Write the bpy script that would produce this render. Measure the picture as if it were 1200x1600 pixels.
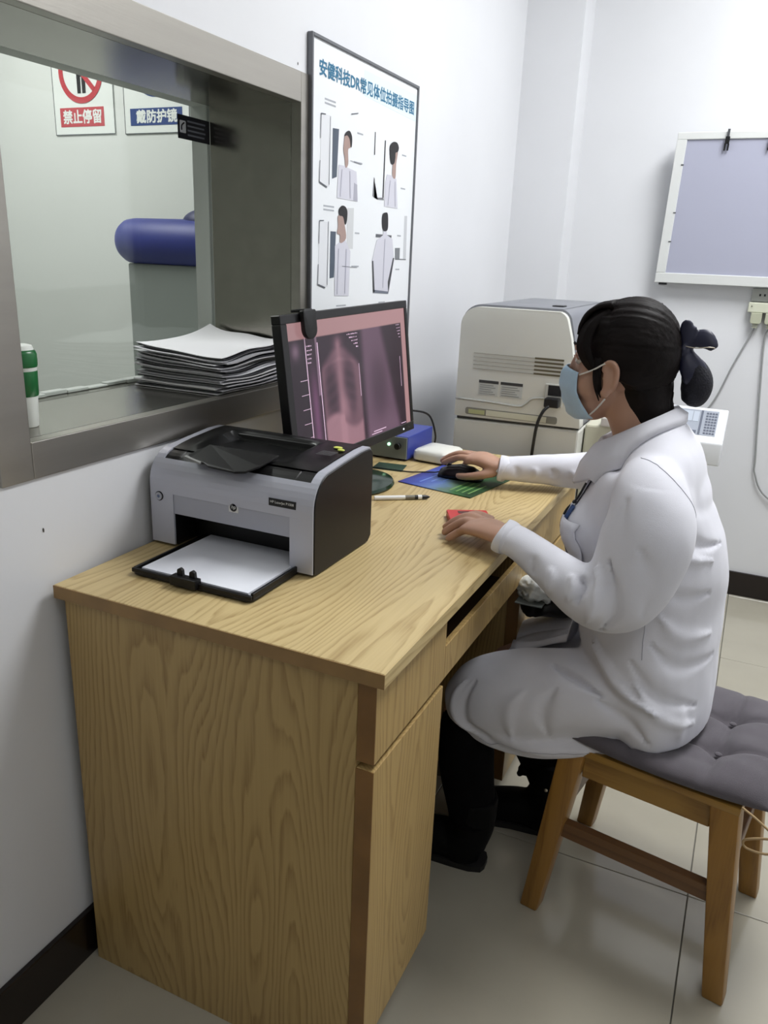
import bpy, bmesh, math, random
import numpy as np
from mathutils import Vector, Matrix, noise, Euler

for o in list(bpy.data.objects):
    bpy.data.objects.remove(o)
S = bpy.context.scene
COL = S.collection
random.seed(7)

# ------------------------------------------------------------------ camera
cam_d = bpy.data.cameras.new('camera')
cam = bpy.data.objects.new('camera', cam_d)
COL.objects.link(cam)
cam.location = (0.96014, -0.82700, 1.27632)
cam.rotation_euler = (1.2554035, -0.0381811, 0.4398148)
cam_d.sensor_fit = 'HORIZONTAL'
cam_d.sensor_width = 36.0
cam_d.lens = 36.0 * 1233.94 / 1200.0
cam_d.clip_start = 0.02
S.camera = cam

# ------------------------------------------------------------------ world, lamps, exposure
world = bpy.data.worlds.new('world')
S.world = world
world.use_nodes = True
world.node_tree.nodes['Background'].inputs[0].default_value = (0.75, 0.80, 0.9, 1)
world.node_tree.nodes['Background'].inputs[1].default_value = 0.02

def area(name, loc, sx, sy, power, col=(1.0, 0.97, 0.93), rot=(0, 0, 0)):
    d = bpy.data.lights.new(name, 'AREA')
    d.shape = 'RECTANGLE'
    d.size, d.size_y = sx, sy
    d.energy = power
    d.color = col
    o = bpy.data.objects.new(name, d)
    COL.objects.link(o)
    o.location = loc
    o.rotation_euler = rot
    return o

LAMPS = [(1.30, 1.35, 2.66), (1.55, -1.20, 2.66)]        # ceiling panel lamps of the control room
LAMP_W = [42.0, 3.0]
EXAM_LAMPS = [(-1.75, 0.75, 2.66)]
for (lx, ly, lz), w in zip(LAMPS, LAMP_W):
    area('ceiling_lamp_light', (lx, ly, lz), 0.55, 1.15, w, (0.97, 0.985, 1.0))
for (lx, ly, lz) in EXAM_LAMPS:
    area('exam_lamp_light', (lx, ly, lz), 0.55, 1.15, 38.0, (1.0, 1.0, 0.99))

S.view_settings.view_transform = 'Standard'
S.view_settings.look = 'None'
S.view_settings.gamma = 1.0
S.view_settings.use_curve_mapping = False
S.view_settings.exposure = 0.06

# ------------------------------------------------------------------ helpers: meshes
def lin(c):
    out = []
    for v in c[:3]:
        v = v / 255.0
        out.append(v / 12.92 if v <= 0.04045 else ((v + 0.055) / 1.055) ** 2.4)
    return tuple(out) + (1.0,)

def catmull(pts, n):
    """smooth path through points (any dimension), n samples per span"""
    P = [np.array(p, float) for p in pts]
    P = [2 * P[0] - P[1]] + P + [2 * P[-1] - P[-2]]
    out = []
    for i in range(1, len(P) - 2):
        a, b, c, d = P[i - 1], P[i], P[i + 1], P[i + 2]
        for k in range(n):
            t = k / n
            out.append(0.5 * ((2 * b) + (c - a) * t + (2 * a - 5 * b + 4 * c - d) * t * t + (3 * b - a - 3 * c + d) * t ** 3))
    out.append(P[-2])
    return out

class MB:
    def __init__(self):
        self.v, self.f, self.m = [], [], []
    def add(self, vs, fs, mi=0):
        n = len(self.v)
        self.v += [tuple(map(float, p)) for p in vs]
        for q in fs:
            self.f.append(tuple(i + n for i in q)); self.m.append(mi)
        return self
    def box(self, x0, x1, y0, y1, z0, z1, mi=0):
        vs = [(x, y, z) for x in (x0, x1) for y in (y0, y1) for z in (z0, z1)]
        return self.add(vs, [(0, 1, 3, 2), (4, 6, 7, 5), (0, 4, 5, 1), (2, 3, 7, 6), (0, 2, 6, 4), (1, 5, 7, 3)], mi)
    def obox(self, c, ax, ay, az, mi=0):
        """box about c with half-extent vectors"""
        c, ax, ay, az = map(np.array, (c, ax, ay, az))
        vs = [c + i * ax + j * ay + k * az for i in (-1, 1) for j in (-1, 1) for k in (-1, 1)]
        return self.add(vs, [(0, 1, 3, 2), (4, 6, 7, 5), (0, 4, 5, 1), (2, 3, 7, 6), (0, 2, 6, 4), (1, 5, 7, 3)], mi)
    def hexa(self, b, t, mi=0):
        """four bottom + four top corners"""
        return self.add(list(b) + list(t), [(3, 2, 1, 0), (4, 5, 6, 7), (0, 1, 5, 4), (1, 2, 6, 5), (2, 3, 7, 6), (3, 0, 4, 7)], mi)
    def prism(self, poly, fn, a, b, mi=0):
        """poly: 2-D outline; fn(u, v, w) -> xyz; extruded from w=a to w=b"""
        n = len(poly)
        vs = [fn(u, v, a) for u, v in poly] + [fn(u, v, b) for u, v in poly]
        fs = [tuple(range(n - 1, -1, -1)), tuple(range(n, 2 * n))]
        fs += [(i, (i + 1) % n, n + (i + 1) % n, n + i) for i in range(n)]
        return self.add(vs, fs, mi)
    def flat(self, poly, fn, mi=0):
        return self.add([fn(u, v) for u, v in poly], [tuple(range(len(poly)))], mi)
    def loft(self, rings, cap=True, closed=True, mi=0):
        n = len(rings[0]); vs = [p for r in rings for p in r]; fs = []
        for i in range(len(rings) - 1):
            for j in range(n if closed else n - 1):
                k = (j + 1) % n
                fs.append((i * n + j, i * n + k, (i + 1) * n + k, (i + 1) * n + j))
        if cap and closed:
            fs.append(tuple(range(n - 1, -1, -1)))
            fs.append(tuple((len(rings) - 1) * n + j for j in range(n)))
        return self.add(vs, fs, mi)
    def tube(self, pts, r, n=8, cap=True, mi=0, smooth=0):
        if smooth: pts = catmull(pts, smooth)
        P = [np.array(p, float) for p in pts]
        R = r if isinstance(r, (list, tuple, np.ndarray)) else [r] * len(P)
        if len(R) != len(P):
            R = np.interp(np.linspace(0, 1, len(P)), np.linspace(0, 1, len(R)), R)
        up = np.array([0.31, 0.17, 0.93]); rings = []
        for i, p in enumerate(P):
            t = P[min(i + 1, len(P) - 1)] - P[max(i - 1, 0)]
            t = t / (np.linalg.norm(t) + 1e-12)
            u = up - t * (up @ t)
            if np.linalg.norm(u) < 1e-3:
                u = np.array([1.0, 0.2, 0]) - t * t[0]
            u /= np.linalg.norm(u); w = np.cross(t, u); up = u
            rings.append([p + R[i] * (math.cos(a) * u + math.sin(a) * w) for a in np.linspace(0, 2 * math.pi, n, endpoint=False)])
        return self.loft(rings, cap, True, mi)
    def limb(self, keys, n=20, per=6, mi=0, side=None):
        """keys: (centre xyz, ra, rb) ; ra along `side` projected, rb across. smooth elliptical loft, rounded by caller"""
        K = catmull([list(k[0]) + [k[1], k[2]] for k in keys], per)
        side = np.array(side if side is not None else (0, 1, 0), float); rings = []
        for i, k in enumerate(K):
            p = k[:3]
            t = K[min(i + 1, len(K) - 1)][:3] - K[max(i - 1, 0)][:3]
            t /= (np.linalg.norm(t) + 1e-12)
            u = side - t * (side @ t); u /= np.linalg.norm(u) + 1e-12
            w = np.cross(t, u)
            rings.append([p + max(k[3], .0008) * math.cos(a) * u + max(k[4], .0008) * math.sin(a) * w for a in np.linspace(0, 2 * math.pi, n, endpoint=False)])
        return self.loft(rings, True, True, mi)
    def ell(self, c, r, rot=None, nu=24, nv=16, mi=0):
        c = np.array(c, float); M = np.array(rot) if rot is not None else np.eye(3)
        rings = []
        for i in range(1, nv):
            th = math.pi * i / nv
            rings.append([c + M @ (np.array(r) * np.array([math.sin(th) * math.cos(a), math.sin(th) * math.sin(a), math.cos(th)])) for a in np.linspace(0, 2 * math.pi, nu, endpoint=False)])
        return self.loft(rings, True, True, mi)
    def lathe(self, prof, c=(0, 0, 0), n=24, mi=0, cap=True):
        rings = [[(c[0] + r * math.cos(a), c[1] + r * math.sin(a), c[2] + z) for a in np.linspace(0, 2 * math.pi, n, endpoint=False)] for r, z in prof]
        return self.loft(rings, cap, True, mi)
    def build(self, name, mats, parent=None, smooth=False, bevel=0, seg=2, remesh=0, relax=0, fix=True, func=None, local=False, weld=False, tri=False):
        me = bpy.data.meshes.new(name)
        me.from_pydata(self.v, [], self.f)
        if not isinstance(mats, (list, tuple)): mats = [mats]
        for m in mats: me.materials.append(m)
        for p, i in zip(me.polygons, self.m): p.material_index = i
        bm = bmesh.new(); bm.from_mesh(me)
        if weld: bmesh.ops.remove_doubles(bm, verts=bm.verts, dist=weld)
        if fix: bmesh.ops.recalc_face_normals(bm, faces=bm.faces)
        if bevel:
            es = [e for e in bm.edges if len(e.link_faces) == 2 and e.calc_face_angle(0) > 0.5]
            bmesh.ops.bevel(bm, geom=es, offset=bevel, segments=seg, profile=0.5, affect='EDGES', clamp_overlap=True)
        bm.to_mesh(me); bm.free()
        if remesh:
            me = remeshed(me, remesh, relax)
            me.name = name
            me.materials.clear()
            for m in mats: me.materials.append(m)
        if func: func(me)
        return link(name, me, parent, smooth, local)

def remeshed(me, vox, relax=0):
    t = bpy.data.objects.new('tmp', me); COL.objects.link(t)
    r = t.modifiers.new('r', 'REMESH'); r.mode = 'VOXEL'; r.voxel_size = vox; r.use_smooth_shade = True
    if relax:
        s = t.modifiers.new('s', 'SMOOTH'); s.factor = 0.5; s.iterations = relax
    dg = bpy.context.evaluated_depsgraph_get(); dg.update()
    out = bpy.data.meshes.new_from_object(t.evaluated_get(dg))
    bpy.data.objects.remove(t)
    return out

def link(name, me, parent=None, smooth=False, local=False):
    if smooth:
        me.polygons.foreach_set('use_smooth', [True] * len(me.polygons))
        if smooth != 'all':
            try: me.set_sharp_from_angle(angle=math.radians(40))
            except Exception: pass
    o = bpy.data.objects.new(name, me); COL.objects.link(o)
    if parent is not None:
        if not local: me.transform(wmat(parent).inverted())
        o.parent = parent
    return o

def wmat(o):
    m = Matrix.LocRotScale(o.location, o.rotation_euler, o.scale)
    return wmat(o.parent) @ m if o.parent else m

def thing(name, label, cat, loc=(0, 0, 0), rotz=0, group=None):
    o = bpy.data.objects.new(name, None); COL.objects.link(o)
    o.location = loc; o.rotation_euler = (0, 0, rotz); o.empty_display_size = 0.05
    o['label'] = label; o['category'] = cat
    if group: o['group'] = group
    return o

def tag(o, label, cat, group=None):
    o['label'] = label; o['category'] = cat
    if group: o['group'] = group
    return o

def recenter(o):
    """put a single-mesh thing's origin at the middle of its base"""
    me = o.data; xs = np.array([v.co[:] for v in me.vertices])
    c = Vector(((xs[:, 0].min() + xs[:, 0].max()) / 2, (xs[:, 1].min() + xs[:, 1].max()) / 2, xs[:, 2].min()))
    me.transform(Matrix.Translation(-c)); o.location = c
    return o

def struct(o):
    o['kind'] = 'structure'
    return o

def rrect(x0, x1, y0, y1, r, n=5):
    """rounded rectangle outline; r one radius or four (x1y0.. order: 00,10,11,01)"""
    R = r if isinstance(r, (list, tuple)) else [r] * 4
    out = []
    for (cx, cy, a0, rr) in ((x0 + R[0], y0 + R[0], 180, R[0]), (x1 - R[1], y0 + R[1], 270, R[1]), (x1 - R[2], y1 - R[2], 0, R[2]), (x0 + R[3], y1 - R[3], 90, R[3])):
        for k in range(n + 1):
            a = math.radians(a0 + 90 * k / n)
            out.append((cx + rr * math.cos(a), cy + rr * math.sin(a)))
    return out

# ------------------------------------------------------------------ helpers: materials
MATS = {}
def mat(name, col, rough=0.5, metal=0.0, var=0.0, vscale=8.0, bump=0.0, bscale=60.0, emit=0.0, alpha=1.0, trans=0.0, spec=0.5, coat=0.0, sheen=0.0, sss=0.0, stretch=None):
    if name in MATS: return MATS[name]
    m = bpy.data.materials.new(name); m.use_nodes = True
    nt = m.node_tree; b = nt.nodes['Principled BSDF']; L = nt.links
    c = lin(col)
    b.inputs['Base Color'].default_value = c
    b.inputs['Roughness'].default_value = rough
    b.inputs['Metallic'].default_value = metal
    b.inputs['Specular IOR Level'].default_value = spec
    b.inputs['Coat Weight'].default_value = coat
    b.inputs['Sheen Weight'].default_value = sheen
    b.inputs['Transmission Weight'].default_value = trans
    if sss:
        b.inputs['Subsurface Weight'].default_value = sss
        b.inputs['Subsurface Radius'].default_value = (0.01, 0.004, 0.002)
        b.inputs['Subsurface Scale'].default_value = 1.0
    if emit:
        b.inputs['Emission Color'].default_value = c
        b.inputs['Emission Strength'].default_value = emit
    tc = nt.nodes.new('ShaderNodeTexCoord'); mp = nt.nodes.new('ShaderNodeMapping')
    L.new(tc.outputs['Object'], mp.inputs['Vector'])
    if stretch: mp.inputs['Scale'].default_value = stretch
    if var:
        n = nt.nodes.new('ShaderNodeTexNoise'); n.inputs['Scale'].default_value = vscale; n.inputs['Detail'].default_value = 4
        L.new(mp.outputs[0], n.inputs['Vector'])
        r = nt.nodes.new('ShaderNodeValToRGB')
        r.color_ramp.elements[0].position = 0.3; r.color_ramp.elements[1].position = 0.7
        r.color_ramp.elements[0].color = tuple(x * (1 - var) for x in c[:3]) + (1,)
        r.color_ramp.elements[1].color = tuple(min(1, x * (1 + var)) for x in c[:3]) + (1,)
        L.new(n.outputs['Fac'], r.inputs['Fac']); L.new(r.outputs['Color'], b.inputs['Base Color'])
    if bump:
        n = nt.nodes.new('ShaderNodeTexNoise'); n.inputs['Scale'].default_value = bscale; n.inputs['Detail'].default_value = 3
        L.new(mp.outputs[0], n.inputs['Vector'])
        bp = nt.nodes.new('ShaderNodeBump'); bp.inputs['Strength'].default_value = bump; bp.inputs['Distance'].default_value = 0.002
        L.new(n.outputs['Fac'], bp.inputs['Height']); L.new(bp.outputs['Normal'], b.inputs['Normal'])
    MATS[name] = m
    return m

def wood(name, light, dark, axis='y', freq=9.0, off=(0, 0, 0), rough=0.42, amt=1.0):
    """ash veneer: contour lines of a field stretched along the grain"""
    m = bpy.data.materials.new(name); m.use_nodes = True
    nt = m.node_tree; b = nt.nodes['Principled BSDF']; L = nt.links
    N = nt.nodes.new
    tc = N('ShaderNodeTexCoord'); mp = N('ShaderNodeMapping'); L.new(tc.outputs['Object'], mp.inputs['Vector'])
    mp.inputs['Location'].default_value = off
    k = {'x': (0.16, 1, 1), 'y': (1, 0.16, 1), 'z': (1, 1, 0.16)}[axis]
    mp.inputs['Scale'].default_value = k
    n1 = N('ShaderNodeTexNoise'); n1.inputs['Scale'].default_value = 5.2; n1.inputs['Detail'].default_value = 1.2; n1.inputs['Roughness'].default_value = 0.35; n1.inputs['Distortion'].default_value = 0.15
    L.new(mp.outputs[0], n1.inputs['Vector'])
    nj = N('ShaderNodeTexNoise'); nj.inputs['Scale'].default_value = 60; nj.inputs['Detail'].default_value = 2
    L.new(mp.outputs[0], nj.inputs['Vector'])
    ad = N('ShaderNodeMath'); ad.operation = 'MULTIPLY_ADD'; ad.inputs[1].default_value = 0.022
    L.new(nj.outputs['Fac'], ad.inputs[0]); L.new(n1.outputs['Fac'], ad.inputs[2])
    sx_ = N('ShaderNodeSeparateXYZ'); L.new(tc.outputs['Object'], sx_.inputs[0])
    li = N('ShaderNodeMath'); li.operation = 'ADD'
    a_, b_ = {'x': ('Y', 'Z'), 'y': ('X', 'Z'), 'z': ('X', 'Y')}[axis]
    L.new(sx_.outputs[a_], li.inputs[0]); L.new(sx_.outputs[b_], li.inputs[1])
    l2 = N('ShaderNodeMath'); l2.operation = 'MULTIPLY_ADD'; l2.inputs[1].default_value = 1.1
    L.new(li.outputs[0], l2.inputs[0]); L.new(ad.outputs[0], l2.inputs[2])
    mu = N('ShaderNodeMath'); mu.operation = 'MULTIPLY'; mu.inputs[1].default_value = freq * 3.0
    L.new(l2.outputs[0], mu.inputs[0])
    fr = N('ShaderNodeMath'); fr.operation = 'FRACT'; L.new(mu.outputs[0], fr.inputs[0])
    rp = N('ShaderNodeValToRGB'); e = rp.color_ramp.elements
    e[0].position = 0.0; e[0].color = (0.0, 0, 0, 1)
    e[1].position = 1.0; e[1].color = (0.0, 0, 0, 1)
    a = e.new(0.45); a.color = (0.12, .12, .12, 1)
    a = e.new(0.86); a.color = (1, 1, 1, 1)
    L.new(fr.outputs[0], rp.inputs['Fac'])
    # fibres
    mp2 = N('ShaderNodeMapping'); L.new(tc.outputs['Object'], mp2.inputs['Vector'])
    k2 = {'x': (6, 260, 260), 'y': (260, 6, 260), 'z': (260, 260, 6)}[axis]; mp2.inputs['Scale'].default_value = k2
    n2 = N('ShaderNodeTexNoise'); n2.inputs['Scale'].default_value = 1.0; n2.inputs['Detail'].default_value = 3
    L.new(mp2.outputs[0], n2.inputs['Vector'])
    # broad tone
    n3 = N('ShaderNodeTexNoise'); n3.inputs['Scale'].default_value = 3.0; L.new(mp.outputs[0], n3.inputs['Vector'])
    mixf = N('ShaderNodeMath'); mixf.operation = 'MULTIPLY'; L.new(rp.outputs['Color'], mixf.inputs[0]); L.new(n2.outputs['Fac'], mixf.inputs[1])
    sc = N('ShaderNodeMath'); sc.operation = 'MULTIPLY_ADD'; sc.inputs[1].default_value = 1.1 * amt; L.new(mixf.outputs[0], sc.inputs[0])
    f3 = N('ShaderNodeMath'); f3.operation = 'MULTIPLY_ADD'; f3.inputs[1].default_value = 0.34; f3.inputs[2].default_value = -0.12; L.new(n2.outputs['Fac'], f3.inputs[0])
    L.new(f3.outputs[0], sc.inputs[2])
    cl = N('ShaderNodeClamp'); L.new(sc.outputs[0], cl.inputs['Value'])
    mx = N('ShaderNodeMix'); mx.data_type = 'RGBA'
    mx.inputs['A'].default_value = lin(light); mx.inputs['B'].default_value = lin(dark)
    L.new(cl.outputs[0], mx.inputs['Factor'])
    hs = N('ShaderNodeHueSaturation'); L.new(mx.outputs['Result'], hs.inputs['Color'])
    vr = N('ShaderNodeMapRange'); vr.inputs['To Min'].default_value = 0.88; vr.inputs['To Max'].default_value = 1.10
    L.new(n3.outputs['Fac'], vr.inputs['Value']); L.new(vr.outputs[0], hs.inputs['Value'])
    L.new(hs.outputs['Color'], b.inputs['Base Color'])
    b.inputs['Roughness'].default_value = rough
    bp = N('ShaderNodeBump'); bp.inputs['Strength'].default_value = 0.08; bp.inputs['Distance'].default_value = 0.001
    L.new(n2.outputs['Fac'], bp.inputs['Height']); L.new(bp.outputs['Normal'], b.inputs['Normal'])
    return m

def text_mesh(txt, size, name='text', align='LEFT', weight=0.0):
    cu = bpy.data.curves.new(name, 'FONT'); cu.body = txt; cu.size = size; cu.align_x = align; cu.resolution_u = 2
    cu.offset = weight
    t = bpy.data.objects.new(name, cu); COL.objects.link(t)
    dg = bpy.context.evaluated_depsgraph_get(); dg.update()
    me = bpy.data.meshes.new_from_object(t.evaluated_get(dg))
    bpy.data.objects.remove(t)
    return me

def text(name, txt, size, mater, origin, ux, uy, parent, width=None, height=None, bold=0.0):
    """flat lettering: lower left at origin, running along ux, up along uy; scaled to width/height; bold = stroke doubling"""
    me = text_mesh(txt, size, name)
    xs = np.array([v.co[:] for v in me.vertices])
    if len(xs) == 0: return None
    mn, mxx = xs.min(0), xs.max(0)
    sx = (width / (mxx[0] - mn[0])) if width else 1
    sy = (height / (mxx[1] - mn[1])) if height else sx
    ux = np.array(ux, float); uy = np.array(uy, float); o = np.array(origin, float)
    fs = [tuple(p.vertices) for p in me.polygons]; m = MB()
    nz = np.cross(ux, uy)
    for i, (a, b) in enumerate(((0, 0), (bold, 0), (0, bold), (bold, bold)) if bold else ((0, 0),)):
        m.add([o + ux * ((p[0] - mn[0]) * sx + a) + uy * ((p[1] - mn[1]) * sy + b) + nz * i * .00005 for p in xs], fs)
    return m.build(name, mater, parent, fix=False)
# ------------------------------------------------------------------ materials of the place
def wall_mat(name, col, bump=0.15):
    m = mat(name, col, 0.6, 0, 0.025, 2.2, bump, 35.0)
    return m
WALL = wall_mat('wall_paint', (222, 223, 226))
EXWALL = wall_mat('exam_wall_paint', (214, 217, 213))
CEIL = mat('ceiling_paint', (225, 226, 226), 0.7)
BASEB = mat('baseboard_tile', (26, 18, 16), 0.22, 0, 0.2, 20)
GROUT = mat('grout', (112, 110, 102), 0.8)
TILE = mat('floor_tile', (172, 167, 152), 0.13, 0, 0.05, 5.0, 0.03, 6.0)
STEEL2 = mat('stainless_polished', (158, 154, 146), 0.20, 1.0, 0.04, 30.0, 0.03, 400.0, stretch=(1, 0.05, 1))
STEEL = mat('stainless', (168, 164, 156), 0.33, 0.92, 0.05, 30.0, 0.05, 400.0, stretch=(1, 0.05, 1))
WHITEP = mat('white_plaster', (214, 216, 212), 0.6)
glass = bpy.data.materials.new('lead_glass'); glass.use_nodes = True
_n = glass.node_tree; _n.nodes.clear()
_o = _n.nodes.new('ShaderNodeOutputMaterial'); _t = _n.nodes.new('ShaderNodeBsdfTransparent'); _g = _n.nodes.new('ShaderNodeBsdfGlossy'); _m = _n.nodes.new('ShaderNodeMixShader'); _f = _n.nodes.new('ShaderNodeLayerWeight'); _p = _n.nodes.new('ShaderNodeMath'); _q = _n.nodes.new('ShaderNodeMath')
_t.inputs[0].default_value = (0.88, 0.895, 0.885, 1); _g.inputs['Roughness'].default_value = 0.02; _g.inputs['Color'].default_value = (.9, .95, .92, 1); _f.inputs[0].default_value = 0.5; _p.operation = 'POWER'; _p.inputs[1].default_value = 5.0; _q.operation = 'MULTIPLY_ADD'; _q.inputs[1].default_value = 0.9; _q.inputs[2].default_value = 0.03; _n.links.new(_f.outputs['Facing'], _p.inputs[0]); _n.links.new(_p.outputs[0], _q.inputs[0])
_n.links.new(_q.outputs[0], _m.inputs[0]); _n.links.new(_t.outputs[0], _m.inputs[1]); _n.links.new(_g.outputs[0], _m.inputs[2]); _n.links.new(_m.outputs[0], _o.inputs[0])

# ------------------------------------------------------------------ the rooms
YB, YF, XR, ZC = 2.516, -2.3, 2.5, 2.75
WT = 0.285                                              # wall with the viewing window
OY0, OY1, OZ0, OZ1 = -0.006, 0.767, 0.990, 1.574       # clear opening
fl = struct(MB().box(0.0, XR, YF, YB, -0.06, -0.004).build('floor', GROUT))
TS = 0.6
x0g, y0g = 1.017 - 2 * TS, 0.69 - 5 * TS
first = None
for i in range(5):
    for j in range(9):
        a0, a1 = x0g + i * TS + .0012, x0g + (i + 1) * TS - .0012
        b0, b1 = y0g + j * TS + .0012, y0g + (j + 1) * TS - .0012
        a0, a1, b0, b1 = max(a0, 0.0), min(a1, XR), max(b0, YF), min(b1, YB)
        if a1 - a0 < .02 or b1 - b0 < .02: continue
        MB().box(a0, a1, b0, b1, -0.006, 0.0).build('floor_tile', TILE, fl, bevel=0.0008, seg=1)
struct(MB().box(0.0, XR, YF, YB, ZC, ZC + .05).build('ceiling', CEIL))
w = MB()
w.box(-WT, 0, YF, OY0 - .058, 0, ZC); w.box(-WT, 0, OY1 + .053, YB + .1, 0, ZC)
w.box(-WT, 0, OY0 - .058, OY1 + .053, 0, OZ0 - .057); w.box(-WT, 0, OY0 - .058, OY1 + .053, OZ1 + .058, ZC)
wl = struct(w.build('wall_left', WALL))
struct(MB().box(0, XR + .1, YB, YB + .1, 0, ZC).build('wall_back', WALL))
struct(MB().box(XR, XR + .1, YF, YB, 0, ZC).build('wall_right', WALL))
struct(MB().box(-WT, XR + .1, YF - .1, YF, 0, ZC).build('wall_front', wall_mat('wall_paint_low_bounce', (150, 150, 150))))  # unseen wall, greyed to cut the light it bounces back
struct(MB().box(0.0, 0.212, 2.36, YB, 0, ZC).build('wall_corner', WALL))
struct(MB().box(0, .012, YF, 2.36, 0, .098).build('baseboard_left', BASEB, bevel=.002))
struct(MB().box(0.212, XR, YB - .012, YB, 0, .1).build('baseboard_back', BASEB, bevel=.002))
struct(MB().box(0.012, .224, 2.348, 2.36, 0, .1).build('baseboard_corner', BASEB, bevel=.002))
struct(MB().box(XR - .012, XR, YF, YB, 0, .1).build('baseboard_right', BASEB, bevel=.002))
# a few nicks in the paint of the left wall
NICK = mat('nick', (70, 66, 60), 0.9)
for k, (ny, nz, s) in enumerate(((0.004, 0.848, .005), (0.585, 1.73, .004), (0.05, .33, .004), (0.76, 1.645, .003))):
    pts = [(ny + s * (.5 + .4 * random.random()) * math.cos(a) * .5, nz + s * (.6 + .5 * random.random()) * math.sin(a)) for a in np.linspace(0, 6.28, 7, endpoint=False)]
    MB().prism(pts, lambda u, v, w_: (w_, u, v), 0.0002, 0.0009).build('paint_chip', NICK, wl)
# examination room beyond the glass
EX0, EX1, EY0, EY1 = -3.4, -WT, -2.3, 1.9
struct(MB().box(EX0, EX1, EY0, EY1, -.06, 0).build('floor_exam', mat('exam_floor', (150, 152, 146), 0.3, 0, .05)))
struct(MB().box(EX0, EX1, EY0, EY1, ZC, ZC + .05).build('ceiling_exam', CEIL))
struct(MB().box(EX0 - .1, EX1, EY1, EY1 + .1, 0, ZC).build('wall_exam_back', EXWALL))
struct(MB().box(EX0 - .1, EX0, EY0, EY1, 0, ZC).build('wall_exam_left', EXWALL))
struct(MB().box(EX0 - .1, EX1, EY0 - .1, EY0, 0, ZC).build('wall_exam_front', EXWALL))
struct(MB().box(EX1 - .004, EX1, EY0, OY0 - .058, 0, ZC).box(EX1 - .004, EX1, OY1 + .053, EY1, 0, ZC).box(EX1 - .004, EX1, OY0 - .058, OY1 + .053, 0, OZ0 - .057).box(EX1 - .004, EX1, OY0 - .058, OY1 + .053, OZ1 + .058, ZC).build('wall_exam_right', EXWALL))

# ------------------------------------------------------------------ viewing window
win = bpy.data.objects.new('window_1', None); COL.objects.link(win); win.location = (0, (OY0 + OY1) / 2, OZ0); struct(win)
FX = 0.005
MB().box(-.02, FX, OY0 - .058, OY0, OZ0 - .057, OZ1 + .058).build('frame_board', STEEL, win, bevel=.0015)
MB().box(-.02, FX, OY1, OY1 + .053, OZ0 - .057, OZ1 + .058).build('frame_board', STEEL, win, bevel=.0015)
MB().box(-.02, FX, OY0, OY1, OZ1, OZ1 + .058).build('frame_board', STEEL, win, bevel=.0015)
MB().box(-.02, FX, OY0, OY1, OZ0 - .057, OZ0).build('frame_board', STEEL, win, bevel=.0015)
GX = -.2345
MB().box(-.232, -.0201, OY1, OY1 + .02, OZ0, OZ1).build('jamb_lining', STEEL2, win)
MB().box(-.232, -.0201, OY0 - .02, OY0, OZ0, OZ1).build('jamb_lining', STEEL2, win)
MB().box(-.232, -.0201, OY0, OY1, OZ1, OZ1 + .02).build('head_lining', STEEL2, win)
MB().box(-.275, -.0201, OY0, OY1, OZ0 - .02, OZ0).build('sill', STEEL2, win, bevel=.001)
m_ = MB()
m_.box(-WT, -.2321, OY1 + .002, OY1 + .053, OZ0 - .057, OZ1 + .058)
m_.box(-WT, -.2321, OY0 - .058, OY0 - .002, OZ0 - .057, OZ1 + .058)
m_.box(-WT, -.2321, OY0 - .002, OY1 + .002, OZ1 + .002, OZ1 + .058)
m_.box(-WT, -.2751, OY0 - .002, OY1 + .002, OZ0 - .057, OZ0 + .002)
m_.build('reveal', WHITEP, win)
m_ = MB()
for k in range(14):
    a = OY0 + (OY1 - OY0) * k / 14; b = OY0 + (OY1 - OY0) * (k + 1) / 14
    h = .004 + .005 * random.random()
    m_.box(-WT, -.258 - .008 * random.random(), a, b, OZ0 + .0005, OZ0 + h)
m_.build('sealant', WHITEP, win, bevel=.0015)
MB().box(GX - .008, GX, OY0 - .002, OY1 + .002, OZ0, OZ1 + .002).build('pane', glass, win)
# sticker on the glass, top far corner
STK = mat('sticker_black', (22, 24, 34), 0.35); STW = mat('sticker_white', (205, 208, 212), 0.5)
st = thing('sticker', 'small black sticker with telephone icon in the window glass corner', 'sticker', (GX, .70, 1.496))

# ------------------------------------------------------------------ ceiling lamps
LH = mat('lamp_housing', (235, 236, 236), 0.4); LD = mat('lamp_diffuser', (255, 255, 252), 0.5, emit=3.0)
for k, (lx, ly, lz) in enumerate(LAMPS + EXAM_LAMPS):
    lab = ['flat ceiling panel lamp above the woman and desk', 'flat ceiling panel lamp behind the photographer', 'flat ceiling panel lamp in the examination room'][k]
    t = thing('ceiling_lamp', lab, 'ceiling lamp', (lx, ly, ZC), 0, 'flat ceiling lamps')
    f = MB(); 
    f.box(lx - .31, lx + .31, ly - .61, ly - .58, ZC - .06, ZC); f.box(lx - .31, lx + .31, ly + .58, ly + .61, ZC - .06, ZC)
    f.box(lx - .31, lx - .28, ly - .58, ly + .58, ZC - .06, ZC); f.box(lx + .28, lx + .31, ly - .58, ly + .58, ZC - .06, ZC)
    f.build('housing', LH, t, bevel=.003)
    MB().box(lx - .28, lx + .28, ly - .58, ly + .58, ZC - .05, ZC - .03).build('diffuser', LD, t)

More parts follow.
